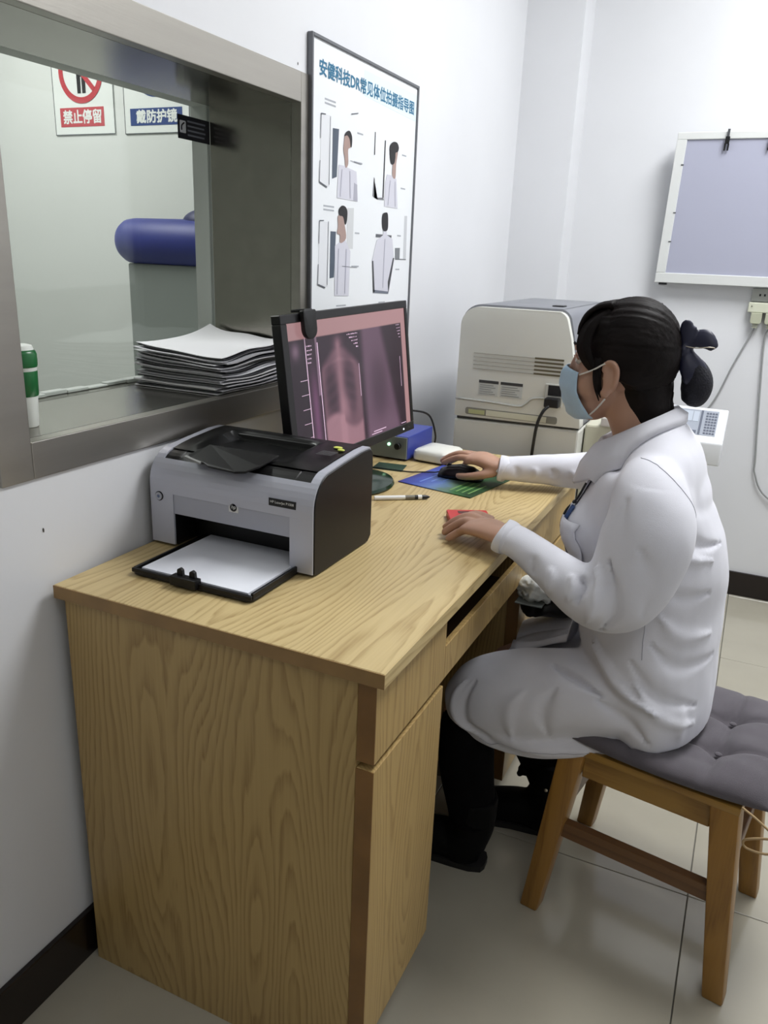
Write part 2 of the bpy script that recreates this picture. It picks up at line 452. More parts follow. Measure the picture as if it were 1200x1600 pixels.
# ------------------------------------------------------------------ desk
ASH_L, ASH_D = (204, 182, 132), (156, 128, 80)
W_TOP = wood('ash_top', ASH_L, ASH_D, 'y', 14.0, (0.3, 0.1, 0))
W_PAN = wood('ash_panel', (180, 152, 98), (137, 106, 58), 'z', 14.0, (3.27, .4, 0.62))
W_DOOR = wood('ash_door', (184, 156, 102), (141, 110, 62), 'z', 14.0, (6.1, 2.3, 4.4))
W_EDGE = mat('edge_band', (146, 114, 68), 0.45, 0, .12, 20, stretch=(1, 1, 1))
W_EDGE2 = mat('edge_band_dark', (124, 88, 44), 0.45, 0, .15, 14)
PLINTH = mat('plinth', (126, 116, 104), 0.6)
HOLE = mat('dark_hole', (12, 10, 9), 0.9)
DW, DL, DH = 0.594, 1.25, 0.76
desk = thing('desk', 'light ash veneer office desk with side cabinets and keyboard slot', 'desk', (DW / 2, DL / 2, 0))
MB().box(.0142, DW - .001, .001, DL, DH - .022, DH).build('desktop', W_TOP, desk, bevel=.001, seg=1)
MB().box(.0142, DW, -.0005, .001, DH - .022, DH - .0006).build('edge_band', W_EDGE, desk)
MB().box(DW - .001, DW, .001, DL, DH - .022, DH - .0006).build('edge_band', W_TOP, desk)
MB().box(.026, .552, .009, .027, 0, DH - .022).build('side_panel', W_PAN, desk, bevel=.0008, seg=1)
MB().box(.026, .552, .254, .272, 0.0, DH - .022).build('inner_panel', W_PAN, desk)
MB().box(.026, .552, .745, .763, .10, DH - .022).build('inner_panel', W_PAN, desk)
MB().box(.026, .552, 1.225, 1.243, 0, DH - .022).build('side_panel', W_PAN, desk)
MB().box(.030, .044, .272, .745, .35, DH - .022).build('back_panel', W_PAN, desk)
MB().box(.06, .5695, .272, .745, .604, .612).build('keyboard_shelf', mat('shelf_dark_shaded', (74, 54, 36), .7), desk)  # dark unfinished board, with the slot's shade put into its brown
MB().box(.03, .552, .027, .254, .085, .10).build('cabinet_bottom', W_PAN, desk); MB().box(.03, .552, .763, 1.225, .10, .115).build('cabinet_bottom', W_PAN, desk)
MB().box(.03, .543, .028, .2535, 0, .085).build('plinth', PLINTH, desk); MB().box(.06, .40, .82, 1.2249, 0, .10).build('plinth', PLINTH, desk)
MB().box(.570, .580, .272, .745, .612, .673).build('apron', W_DOOR, desk, bevel=.0008, seg=1)
for (a, b, z0, z1, nm) in ((.009, .272, .612, .7365, 'drawer'), (.745, 1.243, .612, .7365, 'drawer'), (.009, .272, .085, .600, 'door'), (.745, .992, .10, .600, 'door'), (.996, 1.243, .10, .600, 'door')):
    d = MB().box(.5525, .580, a, b, z0, z1).build(nm, W_DOOR, desk, bevel=.0008, seg=1)
    MB().box(.553, .5798, a - .0012, a + .0002, z0 + .0004, z1 - .0004).build('edge_band', W_EDGE2, d)
    MB().box(.553, .5794, a + .001, b - .001, z0 - .0008, z0 + .0002).build('edge_band', W_EDGE2, d)
    if nm == 'drawer': MB().lathe([(.0030, 0), (.0030, .0008)], (0, 0, 0), 10).build('screw_hole', HOLE, d).data.transform(Matrix.Translation((0, 0, 0)))
for o in list(COL.objects):
    if o.name.startswith('screw_hole'):
        p = wmat(o.parent).inverted()
        yy = .142 if o.parent.name == 'drawer' else .98
        o.data = MB().prism([(yy + .003 * math.cos(a), .722 + .003 * math.sin(a)) for a in np.linspace(0, 6.28, 10, endpoint=False)], lambda u, v, w_: (w_, u, v), .5801, .5806).build('tmp', HOLE, o.parent).data
        for q in [q for q in COL.objects if q.name.startswith('tmp')]: bpy.data.objects.remove(q)

# ------------------------------------------------------------------ stool + cushion
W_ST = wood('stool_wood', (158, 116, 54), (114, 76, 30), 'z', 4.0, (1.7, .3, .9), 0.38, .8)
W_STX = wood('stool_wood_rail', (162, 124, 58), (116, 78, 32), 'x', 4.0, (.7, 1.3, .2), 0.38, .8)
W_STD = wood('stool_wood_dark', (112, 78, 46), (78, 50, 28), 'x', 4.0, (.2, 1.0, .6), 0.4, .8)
FLt, FRt = np.array([.722, .517]), np.array([1.083, .457])
su = (FRt - FLt) / np.linalg.norm(FRt - FLt); sv = np.array([-su[1], su[0]])
SA = math.atan2(su[1], su[0]); SW = .183; SD = .158
sc_ = FLt + su * SW + sv * SD
stool = thing('stool', 'square wooden stool with splayed legs under the woman', 'stool', (sc_[0], sc_[1], 0), SA)
SH = .395
def stool_leg(i, j):
    fx, fy = i * SW, j * SD; tx, ty = i * (SW - .045), j * (SD - .025)
    b, t = .0185, .0245
    B = [(fx - b, fy - b, 0), (fx + b, fy - b, 0), (fx + b, fy + b, 0), (fx - b, fy + b, 0)]
    T = [(tx - t, ty - t, SH - .004), (tx + t, ty - t, SH - .004), (tx + t, ty + t, SH - .004), (tx - t, ty + t, SH - .004)]
    MB().hexa(B, T).build('leg', W_ST, stool, bevel=.004, local=True, smooth=True)
for i in (-1, 1):
    for j in (-1, 1): stool_leg(i, j)
tx, ty = SW - .045, SD - .025
for j in (-1, 1):
    MB().box(-tx + .02, tx - .02, j * ty - .012, j * ty + .012, SH - .062, SH - .010).build('rail', W_STX, stool, bevel=.002, local=True)
    h = .205; q = 1 - h / SH
    X = tx + (SW - tx) * q - .012; Y = ty + (SD - ty) * q
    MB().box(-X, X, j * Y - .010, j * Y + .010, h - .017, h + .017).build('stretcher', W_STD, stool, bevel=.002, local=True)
for i in (-1, 1):
    MB().box(i * tx - .012, i * tx + .012, -ty + .02, ty - .02, SH - .062, SH - .010).build('rail', W_STX, stool, bevel=.002, local=True)
    h = .245; q = 1 - h / SH
    X = tx + (SW - tx) * q; Y = ty + (SD - ty) * q - .012
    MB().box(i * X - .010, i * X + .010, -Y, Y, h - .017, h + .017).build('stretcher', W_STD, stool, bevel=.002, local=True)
MB().box(-tx - .026, tx + .026, -ty - .026, ty + .026, SH - .010, SH + .006).build('seat_board', W_STX, stool, bevel=.004, local=True, smooth=True)
CUSH = mat('cushion_cloth', (88, 83, 89), 0.85, 0, .06, 40, .4, 900, sheen=.2)
cu = thing('seat_cushion', 'grey tufted square cushion tied on the wooden stool', 'cushion', (sc_[0] + .03 * su[0] + .02 * sv[0], sc_[1] + .03 * su[1] + .02 * sv[1], SH + .006), SA)
def cushion():
    n = 49; hx, hy = .205, .190; vs = []; fs = []
    top = np.zeros((n, n, 3)); bot = np.zeros((n, n, 3))
    for a in range(n):
        for b in range(n):
            s, t = -1 + 2 * a / (n - 1), -1 + 2 * b / (n - 1)
            e = (1 - abs(s) ** 5) * (1 - abs(t) ** 5)
            sx = s * (1 - .10 * t * t * abs(s)); ty_ = t * (1 - .10 * s * s * abs(t))
            h = .058 * e ** .45
            for du in (-.33, .33):
                for dv in (-.33, .33):
                    h -= .026 * math.exp(-((s - du) ** 2 + (t - dv) ** 2) / .012) * e
                h -= .011 * math.exp(-((s - du) / .035) ** 2) * e + .011 * math.exp(-((t - du) / .035) ** 2) * e
            h += .004 * noise.noise((s * 4, t * 4, 3.1)) * e
            # pressed down under the sitter
            h -= .036 * e * math.exp(-(((s + .35) / .85) ** 4 + ((t + .05) / .95) ** 4))
            top[a, b] = (sx * hx, ty_ * hy, max(h, .010) if e > 0 else .012)
            bot[a, b] = (sx * hx, ty_ * hy, .012 - .010 * e ** .35)
    m = MB()
    idx = lambda a, b: a * n + b
    f1 = [(idx(a, b), idx(a + 1, b), idx(a + 1, b + 1), idx(a, b + 1)) for a in range(n - 1) for b in range(n - 1)]
    m.add(top.reshape(-1, 3), f1); m.add(bot.reshape(-1, 3), [tuple(reversed(q)) for q in f1])
    o = m.build('pad', CUSH, cu, smooth='all', local=True, weld=.0004)
    for du in (-.33, .33):
        for dv in (-.33, .33):
            MB().ell((du * hx, dv * hy, .018), (.007, .007, .003), None, 10, 6).build('button', CUSH, o, smooth='all', local=True)
    for i in (-1, 1):
        for j in (-1,):
            m = MB(); c = (i * .165, j * .175, -.005)
            m.tube([(c[0] - .03, c[1] - .01, .010), (c[0], c[1] - .022, 0.004), (c[0] + .03, c[1] - .02, -.02), (c[0] + .025, c[1] - .02, -.05), (c[0] - .01, c[1] - .022, -.055), (c[0] - .015, c[1] - .022, -.04), (c[0] + .02, c[1] - .024, -.02), (c[0] + .035, c[1] - .02, -.028)], .0022, 6, smooth=5)
            if i > 0: m.build('tie_string', mat('string', (176, 150, 112), .9), cu, smooth='all', local=True)
cushion()
# ------------------------------------------------------------------ laser printer
PB = mat('printer_black', (17, 16, 17), 0.42, 0, .1, 30, spec=.3)
PBG = mat('printer_black_gloss', (9, 9, 10), 0.28, spec=.35)
PS = mat('printer_silver', (184, 186, 197), 0.36, 0.2)
PS2 = mat('printer_silver_dark', (168, 170, 181), 0.4, 0.2)
WHT = mat('white_print', (235, 235, 232), 0.6)
PX0, PX1, PY0, PY1, PZ = .020, .358, .227, .443, .760
pr_ = thing('laser_printer', 'silver and black laser printer on the near end of the desk', 'printer', ((PX0 + PX1) / 2, (PY0 + PY1) / 2, PZ))
def prof(off=0.0):
    """side outline in (y, z): curved front, gently rising lid"""
    out = [(PY0 - off, PZ + .006), (PY0 - off, PZ + .105)]
    for k in range(9):
        a = math.radians(180 - 78 * k / 8)
        out.append((PY0 + .055 + (.055 + off) * math.cos(a), PZ + .115 + (.058 + off) * math.sin(a)))
    out += [(PY0 + .10, PZ + .178 + off), (PY0 + .17, PZ + .184 + off), (PY1 - .012, PZ + .184 + off), (PY1 - .002, PZ + .172)]
    return out
def strip(m, pts, x0, x1, th):
    """thin shell following pts (y,z) from x0 to x1, th thick inwards (towards the printer's middle)"""
    c = np.array([PY0 + .12, PZ + .06])
    inner = []
    for i, p in enumerate(pts):
        a = np.array(pts[max(i - 1, 0)]); b = np.array(pts[min(i + 1, len(pts) - 1)])
        t = (b - a) / np.linalg.norm(b - a); nrm = np.array([t[1], -t[0]])
        if nrm @ (c - np.array(p)) < 0: nrm = -nrm
        inner.append(tuple(np.array(p) + nrm * th))
    for i in range(len(pts) - 1):
        q = [pts[i], pts[i + 1], inner[i + 1], inner[i]]
        m.add([(x0, *p) for p in q] + [(x1, *p) for p in q], [(3, 2, 1, 0), (4, 5, 6, 7), (0, 1, 5, 4), (1, 2, 6, 5), (2, 3, 7, 6), (3, 0, 4, 7)])
fx = lambda u, v, w_: (w_, u, v)
# black body: two end caps, back and inside walls around the paper bay
bp = prof(-.003)
body = [(y, z) for y, z in bp] + [(PY1, PZ + .15), (PY1, PZ + .012), (PY1 - .012, PZ + .002), (PY0 + .012, PZ + .002)]
pb = MB()
pb.prism(body, fx, PX0 + .002, PX0 + .050); pb.prism(body, fx, PX1 - .050, PX1 - .002)
mid = [(PY0 + .06, PZ + .002), (PY0 + .06, PZ + .075), (PY0 + .003, PZ + .075)] + [p for p in bp[1:] if p[1] > PZ + .09 and p[0] < PY0 + .06] + [(PY0 + .062, PZ + .150), (PY0 + .16, PZ + .158), (PY1 - .045, PZ + .165), (PY1 - .040, PZ + .1805), (PY1 - .012, PZ + .1805), (PY1, PZ + .15), (PY1, PZ + .012), (PY1 - .012, PZ + .002)]
pb.prism(mid, fx, PX0 + .050, PX1 - .050)
pb.build('body', PB, pr_, bevel=.0015, seg=1)
# silver front shell
P = prof(0.0)
sh = MB()
LG = [(PY0, PZ + .006), (PY0, PZ + .0999)]
strip(sh, LG, PX0, PX0 + .050, .004); strip(sh, LG, PX1 - .048, PX1 - .004, .004)
strip(sh, [(PY0, PZ + .100)] + P[1:8], PX0, PX1 - .004, .004)
strip(sh, P[7:], PX0 + .001, PX0 + .018, .004); strip(sh, P[7:], PX1 - .019, PX1 - .004, .004)
sh.build('front_shell', PS, pr_, smooth=True)
MB().box(PX0 + .050, PX1 - .048, PY0 + .0015, PY0 + .006, PZ + .064, PZ + .1000).build('front_panel', PS2, pr_, bevel=.001)
# black top panel with the shallow output bin
tp = MB(); nx, ny = 24, 20; tx0, tx1, ty0, ty1 = PX0 + .018, PX1 - .019, PY0 + .045, PY1 - .014
g = np.zeros((nx + 1, ny + 1, 3))
for a in range(nx + 1):
    for b in range(ny + 1):
        x = tx0 + (tx1 - tx0) * a / nx; y = ty0 + (ty1 - ty0) * b / ny
        zt = np.interp(y, [PY0 + .04, PY0 + .066, PY0 + .10, PY0 + .17, PY1], [PZ + .170, PZ + .1755, PZ + .180, PZ + .1855, PZ + .1855])
        ix = min(max((x - tx0 - .035) / .02, 0), 1) * min(max((tx1 - .070 - x) / .02, 0), 1)
        iy = min(max((y - ty0 - .006) / .02, 0), 1) * min(max((ty1 - .020 - y) / .012, 0), 1)
        dep = (.008 + .020 * (1 - (b / ny))) * 0 + .018 * (b / ny) + .004
        g[a, b] = (x, y, zt - dep * (ix * ix * (3 - 2 * ix)) * (iy * iy * (3 - 2 * iy)))
idx = lambda a, b: a * (ny + 1) + b
tp.add(g.reshape(-1, 3), [(idx(a, b), idx(a + 1, b), idx(a + 1, b + 1), idx(a, b + 1)) for a in range(nx) for b in range(ny)])
tp.build('top_panel', PBG, pr_, smooth=True)
# output flap at the front lip
fp = [(.098, .238), (.110, .226), (.145, .221), (.158, .214), (.215, .210), (.232, .216), (.244, .240), (.244, .300), (.098, .300)]
fz = lambda y: PZ + np.interp(y, [.205, .235, .30], [.166, .174, .180])
m = MB(); n = len(fp)
m.add([(x, y, fz(y)) for x, y in fp] + [(x, y, fz(y) - .004) for x, y in fp], [tuple(range(n)), tuple(range(2 * n - 1, n - 1, -1))] + [(i, (i + 1) % n, n + (i + 1) % n, n + i) for i in range(n)])
fo = m.build('output_flap', PB, pr_, bevel=.001)
m = MB(); m.hexa([(.100, .225, fz(.225)), (.142, .213, fz(.213)), (.142, .217, fz(.217)), (.102, .229, fz(.229))], [(.100, .225, fz(.225) + .003), (.142, .213, fz(.213) + .003), (.142, .217, fz(.217) + .003), (.102, .229, fz(.229) + .003)])
m.build('flap_glare', mat('flap_glare_grey', (120, 120, 118), .4), fo)  # pale strip painted as the glare on the flap tip
# power button, badge, model plate, top buttons
def disc(u, v, r, n=20): return [(u + r * math.cos(a), v + r * math.sin(a)) for a in np.linspace(0, 2 * math.pi, n, endpoint=False)]
fy = lambda u, v, w_: (u, w_, v)
b_ = MB().prism(disc(.040, .853, .0085), fy, PY0 - .0012, PY0 + .002).build('power_button', PB, pr_)
MB().prism(disc(.040, .853, .0070), fy, PY0 - .0028, PY0 - .001).build('button_cap', mat('button_silver', (172, 174, 182), .35, .3), b_)
MB().prism(disc(.040, .853, .0030), fy, PY0 - .0031, PY0 - .0027).build('power_mark', mat('mark_blue', (96, 108, 140), .5), b_)
bd = MB().box(.189, .208, PY0 + .0004, PY0 + .0016, .849, .866).build('badge', mat('badge_silver', (214, 214, 212), .3, .3), pr_)
DK = mat('ink_black', (18, 18, 20), .6)
MB().prism(disc(.1985, .8575, .0070), fy, PY0 - .0000, PY0 + .0005).build('badge_disc', DK, bd)
text('badge_letters', 'hp', .012, WHT, (.1945, PY0 - .0005, .8538), (1, 0, .0), (.18, 0, 1), bd, width=.0085, height=.0085)
pl = MB().box(.270, .322, PY0 - .0010, PY0 + .0005, PZ + .1145, PZ + .1275).build('model_plate', DK, pr_)
pl.data.transform(Matrix.Translation((0, 0.0006, 0)))
text('model_text', 'HP LaserJet P1008', .006, WHT, (.2735, PY0 - .0010, PZ + .1185), (1, 0, 0), (0, 0, 1), pl, width=.045, height=.0058)
LIME = mat('button_lime', (206, 214, 96), .4)
for (bx, by, br) in ((.3135, .385, .009), (.3265, .372, .007)):
    q = MB(); q.ell((bx, by, PZ + .1862), (br, br * .7, .002), None, 16, 8); q.build('go_button', LIME, pr_, smooth='all')
q = MB()
for k in range(5): q.box(.300, .330, .352 - k * .006, .3535 - k * .006, PZ + .1852, PZ + .1858)
o = q.build('icon_print', mat('grey_print', (96, 96, 98), .6), pr_); o['kind'] = 'stuff'
# paper tray
tr = MB()
TX0, TX1, TY0, TY1 = .090, .325, .092, .290
out = rrect(TX0, TX1, TY0, TY1, [.012, .012, .002, .002])
tr.prism(out, lambda u, v, w_: (u, v, w_), PZ + .002, PZ + .007)
tr.box(TX0 + .001, TX1 - .001, TY0, TY0 + .006, PZ + .006, PZ + .013)
tr.box(TX0, TX0 + .005, TY0 + .006, TY1, PZ + .006, PZ + .013); tr.box(TX1 - .005, TX1, TY0 + .006, TY1, PZ + .006, PZ + .016)
tray = tr.build('paper_tray', PB, pr_, bevel=.001, seg=1)
gd = MB(); gd.box(.176, .226, TY0 - .008, TY0 + .008, PZ + .004, PZ + .020)
gd.prism([(.183 + .0, PZ + .018), (.195, PZ + .018), (.194, PZ + .029), (.189, PZ + .032), (.184, PZ + .029)], fy, TY0 + .001, TY0 + .008)
gd.prism([(.207, PZ + .018), (.219, PZ + .018), (.218, PZ + .029), (.213, PZ + .032), (.208, PZ + .029)], fy, TY0 + .001, TY0 + .008)
gd.build('paper_guide', PB, tray, bevel=.0012)
PAPER = mat('paper_white', (226, 228, 236), 0.7)
m = MB()
for k in range(4):
    m.box(.104 + .0004 * k, .3145 - .0003 * k, TY0 + .0095, .286, PZ + .0072 + k * .0016, PZ + .0086 + k * .0016)
recenter(tag(m.build('copy_paper', PAPER), 'stack of blank white copy paper in the printer tray', 'paper'))

# ------------------------------------------------------------------ monitor
MBK = mat('monitor_black', (16, 15, 17), 0.33)
mon = thing('monitor', 'black flat monitor showing a chest x-ray, facing the woman', 'monitor', (.17, .76, DH))
MYAW, MTILT, MROLL = math.radians(4.5), math.radians(6.3), math.radians(1.6)
mw, mh = .505, .312
d_ = np.array([math.sin(MYAW), math.cos(MYAW), 0]); nb = np.array([-math.cos(MYAW), math.sin(MYAW), 0])
up_ = np.array([0, 0, 1]) * math.cos(MTILT) + nb * math.sin(MTILT); nf = np.cross(d_, up_); nf = nf if nf[0] > 0 else -nf
dd = d_ * math.cos(MROLL) + up_ * math.sin(MROLL); uu = up_ * math.cos(MROLL) - d_ * math.sin(MROLL)
mo = np.array([.195, .722, .857])            # bottom centre of the bezel, front plane
MP = lambda u, v, w_=0.0: mo + dd * u + uu * v + nf * w_      # u along width (near to far), v up, w towards viewer
bz = MB()
bl, bt, br_, bb = .020, .017, .013, .021
o_ = rrect(-mw / 2, mw / 2, 0, mh, .004, 2)
bz.prism([(-mw / 2, 0), (mw / 2, 0), (mw / 2, bb), (-mw / 2, bb)], MP, -.022, 0); bz.prism([(-mw / 2, mh - bt), (mw / 2, mh - bt), (mw / 2, mh), (-mw / 2, mh)], MP, -.022, 0)
bz.prism([(-mw / 2, bb), (-mw / 2 + bl, bb), (-mw / 2 + bl, mh - bt), (-mw / 2, mh - bt)], MP, -.022, 0); bz.prism([(mw / 2 - br_, bb), (mw / 2, bb), (mw / 2, mh - bt), (mw / 2 - br_, mh - bt)], MP, -.022, 0)
bz.build('bezel', MBK, mon, bevel=.0012, seg=1)
hb = MB(); hb.loft([[MP(u, v, -.020) for u, v in rrect(-mw / 2 + .004, mw / 2 - .004, .004, mh - .004, .01, 3)], [MP(u, v, -.034) for u, v in rrect(-mw / 2 + .03, mw / 2 - .03, .03, mh - .03, .02, 3)], [MP(u, v, -.052) for u, v in rrect(-.14, .14, .06, mh - .06, .03, 3)]])
hb.build('back_shell', MBK, mon, smooth=True)
# screen image: grid of emitted colour
sx0, sx1, sy0, sy1 = -mw / 2 + bl, mw / 2 - br_, bb, mh - bt
def smooth(a, b, x):
    t = np.clip((x - a) / (b - a), 0, 1); return t * t * (3 - 2 * t)
def screen_col(s, t):
    """s 0..1 near to far, t 0..1 bottom to top -> sRGB"""
    pink = np.array([196, 150, 152.]); dark = np.array([46, 24, 40.])
    if t > .885 or s > .955: return pink * (0.92 + .08 * s)
    c = dark.copy()
    if s < .115:                                     # thumbnail strip
        c = np.array([38, 20, 34.])
        if t > .70: c = c + np.array([92, 84, 88.]) * math.exp(-((s - .045) / .03) ** 2) * math.exp(-((t - .80) / .06) ** 2)
        return c
    if s < .205:                                     # cut-off first film
        f = math.exp(-((s - .16) / .03) ** 2) * smooth(.8, .4, t)
        return c + np.array([70, 46, 66.]) * f + (np.array([90, 84, 88]) if .193 < s and t > .45 else 0)
    if s < .545:                                     # chest film
        u = (s - .215) / .325; v = t / .885
        sh = .5 * abs(u - .47) ** 1.2
        body = smooth(-.02, .05, u) * smooth(1.03, .95, u) * smooth(.97, .86, v + sh) 
        neck = math.exp(-((u - .46) / .12) ** 2) * smooth(1.02, .9, v)
        body = max(body, neck)
        spine = math.exp(-((u - .46) / .07) ** 2)
        lungL = math.exp(-(((u - .23 + .03 * (v - .5)) / .155) ** 2 + ((v - .50) / .27) ** 2) ** 1.8)
        lungR = math.exp(-(((u - .70 - .10 * (.55 - v)) / .145) ** 2 + ((v - .53) / .26) ** 2) ** 1.8)
        dia = .27 + .06 * math.cos((u - .25) * 6) - .05 * (u > .5)
        belly = smooth(dia + .03, dia - .04, v)
        heart = math.exp(-(((u - .57) / .13) ** 2 + ((v - .36) / .12) ** 2) ** 1.3)
        ribs = math.sin(v * 62 + 14 * abs(u - .46)) * (lungL + lungR)
        clav = math.exp(-((v - .78 + .12 * abs(u - .46)) / .018) ** 2) * body
        b = .56 * body + .20 * spine * body + .34 * belly * body + .22 * heart - .40 * lungL * (1 - belly) - .36 * lungR * (1 - belly) + .045 * ribs + .10 * clav
        b = min(max(b, 0), 1)
        return dark * (1 - b) + np.array([186, 138, 150.]) * b
    u = (s - .55) / .40; v = t / .885                # side film
    edge = .52 + .36 * (1 - v)
    band = smooth(edge + .06, edge - .10, u) * smooth(-.02, .12, u)
    lung = math.exp(-(((u - .38) / .20) ** 2 + ((v - .45) / .28) ** 2) ** 1.5)
    b = .56 * band - .24 * lung * band + .10 * smooth(.25, .05, v) * band
    return dark * (1 - b) + np.array([160, 126, 150.]) * max(b, 0)
ns, nt_ = 150, 96
sc = MB(); vs = []; cols = []
for a in range(ns + 1):
    for b in range(nt_ + 1):
        vs.append(MP(sx0 + (sx1 - sx0) * a / ns, sy0 + (sy1 - sy0) * b / nt_, -.0022)); cols.append(lin(screen_col(a / ns, b / nt_)))
sc.add(vs, [(a * (nt_ + 1) + b, (a + 1) * (nt_ + 1) + b, (a + 1) * (nt_ + 1) + b + 1, a * (nt_ + 1) + b + 1) for a in range(ns) for b in range(nt_)])
scm = bpy.data.materials.new('screen_image'); scm.use_nodes = True
b_ = scm.node_tree.nodes['Principled BSDF']; at = scm.node_tree.nodes.new('ShaderNodeVertexColor'); at.layer_name = 'image'
b_.inputs['Base Color'].default_value = (.008, .008, .01, 1); b_.inputs['Roughness'].default_value = .25
scm.node_tree.links.new(at.outputs['Color'], b_.inputs['Emission Color']); b_.inputs['Emission Strength'].default_value = .72
so = sc.build('screen', scm, mon, fix=False)
ca = so.data.color_attributes.new('image', 'FLOAT_COLOR', 'POINT')
ca.data.foreach_set('color', np.array(cols, dtype=np.float32).ravel())
SCL = mat('screen_line', (196, 168, 190), .5, emit=.5)
q = MB()
Q = lambda s, t, w_=0: MP(sx0 + (sx1 - sx0) * s, sy0 + (sy1 - sy0) * t, -.0018)
def sq(s0, s1, t0, t1): q.add([Q(s0, t0), Q(s1, t0), Q(s1, t1), Q(s0, t1)], [(0, 1, 2, 3)])
sq(.113, .119, 0.0, .885); sq(.203, .209, 0.0, .84); sq(.528, .5315, .36, .62); sq(.925, .928, .34, .60)
for k in range(6): sq(.06, .112, .06 + k * .105, .064 + k * .105)
for k in range(5):
    for (e0, e1, tt, hh, st_) in ((.445 + .018 * k, .535, .855 - k * .026, .010, .012), (.905 + .006 * k, .945, .865 - k * .026, .008, .010), (.125, .165 - .004 * k, .82 - k * .03, .011, .010)):
        u_ = e0
        while u_ < e1:
            w_ = st_ * random.uniform(.35, .8); sq(u_, min(u_ + w_, e1), tt, tt + hh * random.uniform(.6, 1)); u_ += st_
sq(.62, .74, .030, .038); sq(.60, .70, .012, .019); sq(.90, .95, .012, .018)
q = q.build('screen_marks', SCL, so, fix=False); q['kind'] = 'stuff'
# stand
MGB = mat('monitor_base', (12, 42, 24), 0.14)
bs = MB(); 
bs.lathe([(.001, 0), (.100, 0), (.104, .004), (.100, .010), (.060, .016), (.030, .019), (.001, .019)], (0, 0, 0), 40)
for i, p in enumerate(bs.v): bs.v[i] = (.150 + p[0] * .92, .765 + p[1] * 1.12, DH + .0005 + p[2])
bs.build('base', MGB, mon, smooth=True)
nk = MB(); nk.loft([[(.125 + a * .012, .765 + b * .035, DH + .015) for a, b in ((-1, -1), (1, -1), (1, 1), (-1, 1))], [(.140 + a * .012, .755 + b * .03, .87) for a, b in ((-1, -1), (1, -1), (1, 1), (-1, 1))], [(.150 + a * .010, .745 + b * .03, .99) for a, b in ((-1, -1), (1, -1), (1, 1), (-1, 1))]])
nk.build('neck', MBK, mon, bevel=.003)
ledm = mat('led_blue', (225, 240, 255), .4, emit=2.0)
MB().prism(disc(mw / 2 - .055, .010, .0022, 8), MP, 0, .0008).build('power_light', ledm, mon)
# black clip hanging over the top edge of the screen
m = MB(); cp = rrect(-.0215, .0215, -.050, .006, [.0200, .0200, .004, .004], 6)
m.prism([(u - .168, v + mh - .001) for u, v in cp], MP, .0005, .011); m.prism([(-.168 - .014, mh + .001), (-.168 + .014, mh + .001), (-.168 + .014, mh + .007), (-.168 - .014, mh + .007)], MP, -.026, .008)
recenter(tag(m.build('webcam', mat('clip_black', (8, 8, 9), .5), bevel=.002, smooth=True), 'small black round-ended webcam clipped on the monitor top edge', 'webcam'))

# ------------------------------------------------------------------ things on the far part of the desk
BLUE = mat('device_blue', (52, 66, 150), .4); GREYF = mat('device_grey', (126, 134, 132), .45); KN = mat('knob_black', (14, 14, 16), .4)
dv = thing('amplifier_box', 'blue metal control box with grey front and black knob behind the monitor', 'control box', (.10, 1.12, DH))
MB().box(.028, .174, 1.033, 1.205, DH + .004, DH + .065).build('case', BLUE, dv, bevel=.002)
MB().box(.030, .172, 1.029, 1.033, DH + .006, DH + .063).build('front_plate', GREYF, dv)
for (kx, kz, r) in ((.149, DH + .040, .0085), (.07, DH + .040, .0085)):
    MB().prism(disc(kx, kz, r), fy, 1.017, 1.029).build('knob', KN, dv, bevel=.0015)
MB().prism(disc(.122, DH + .042, .0042, 10), fy, 1.0255, 1.029).build('pilot_lamp', mat('lamp_green', (190, 255, 205), .4, emit=1.6), dv)
for (kx, ky) in ((.04, 1.045), (.162, 1.045), (.04, 1.19), (.162, 1.19)):
    MB().lathe([(.006, 0), (.006, .004)], (kx, ky, DH + .0002), 10).build('rubber_foot', KN, dv)
WPL = mat('white_plastic', (228, 228, 220), .28)
wb = thing('router', 'small white plastic box with domed top beside the blue box', 'router', (.235, 1.10, DH))
m = MB(); c8 = rrect(-.051, .051, -.055, .055, .014, 4); a8 = math.radians(-6)
RR = lambda s, z: [(.236 + (u * math.cos(a8) - v * math.sin(a8)) * s, 1.098 + (u * math.sin(a8) + v * math.cos(a8)) * s, DH + z) for u, v in c8]
m.loft([RR(.94, .004), RR(1, .007), RR(1, .020), RR(.97, .028), RR(.86, .033), RR(.5, .0362), RR(.05, .037)])
m.build('shell', WPL, wb, smooth=True)
m = MB(); m.loft([RR(.90, .0004), RR(.93, .0045)]); m.build('base_plate', KN, wb)
# mouse pad: printed blue to green
mpm = bpy.data.materials.new('mouse_pad_print'); mpm.use_nodes = True
_nt = mpm.node_tree; _b = _nt.nodes['Principled BSDF']; _tc = _nt.nodes.new('ShaderNodeTexCoord'); _sp = _nt.nodes.new('ShaderNodeSeparateXYZ'); _r = _nt.nodes.new('ShaderNodeValToRGB'); _ns = _nt.nodes.new('ShaderNodeTexNoise'); _ma = _nt.nodes.new('ShaderNodeMath')
_nt.links.new(_tc.outputs['Generated'], _sp.inputs[0]); _nt.links.new(_tc.outputs['Generated'], _ns.inputs['Vector']); _ns.inputs['Scale'].default_value = 5
_ma.operation = 'MULTIPLY_ADD'; _ma.inputs[1].default_value = .35; _nt.links.new(_ns.outputs['Fac'], _ma.inputs[0]); _nt.links.new(_sp.outputs['X'], _ma.inputs[2])
_nt.links.new(_ma.outputs[0], _r.inputs['Fac']); _e = _r.color_ramp.elements
_e[0].position = .18; _e[0].color = lin((52, 44, 122)); _e[1].position = 1.1; _e[1].color = lin((22, 62, 26))
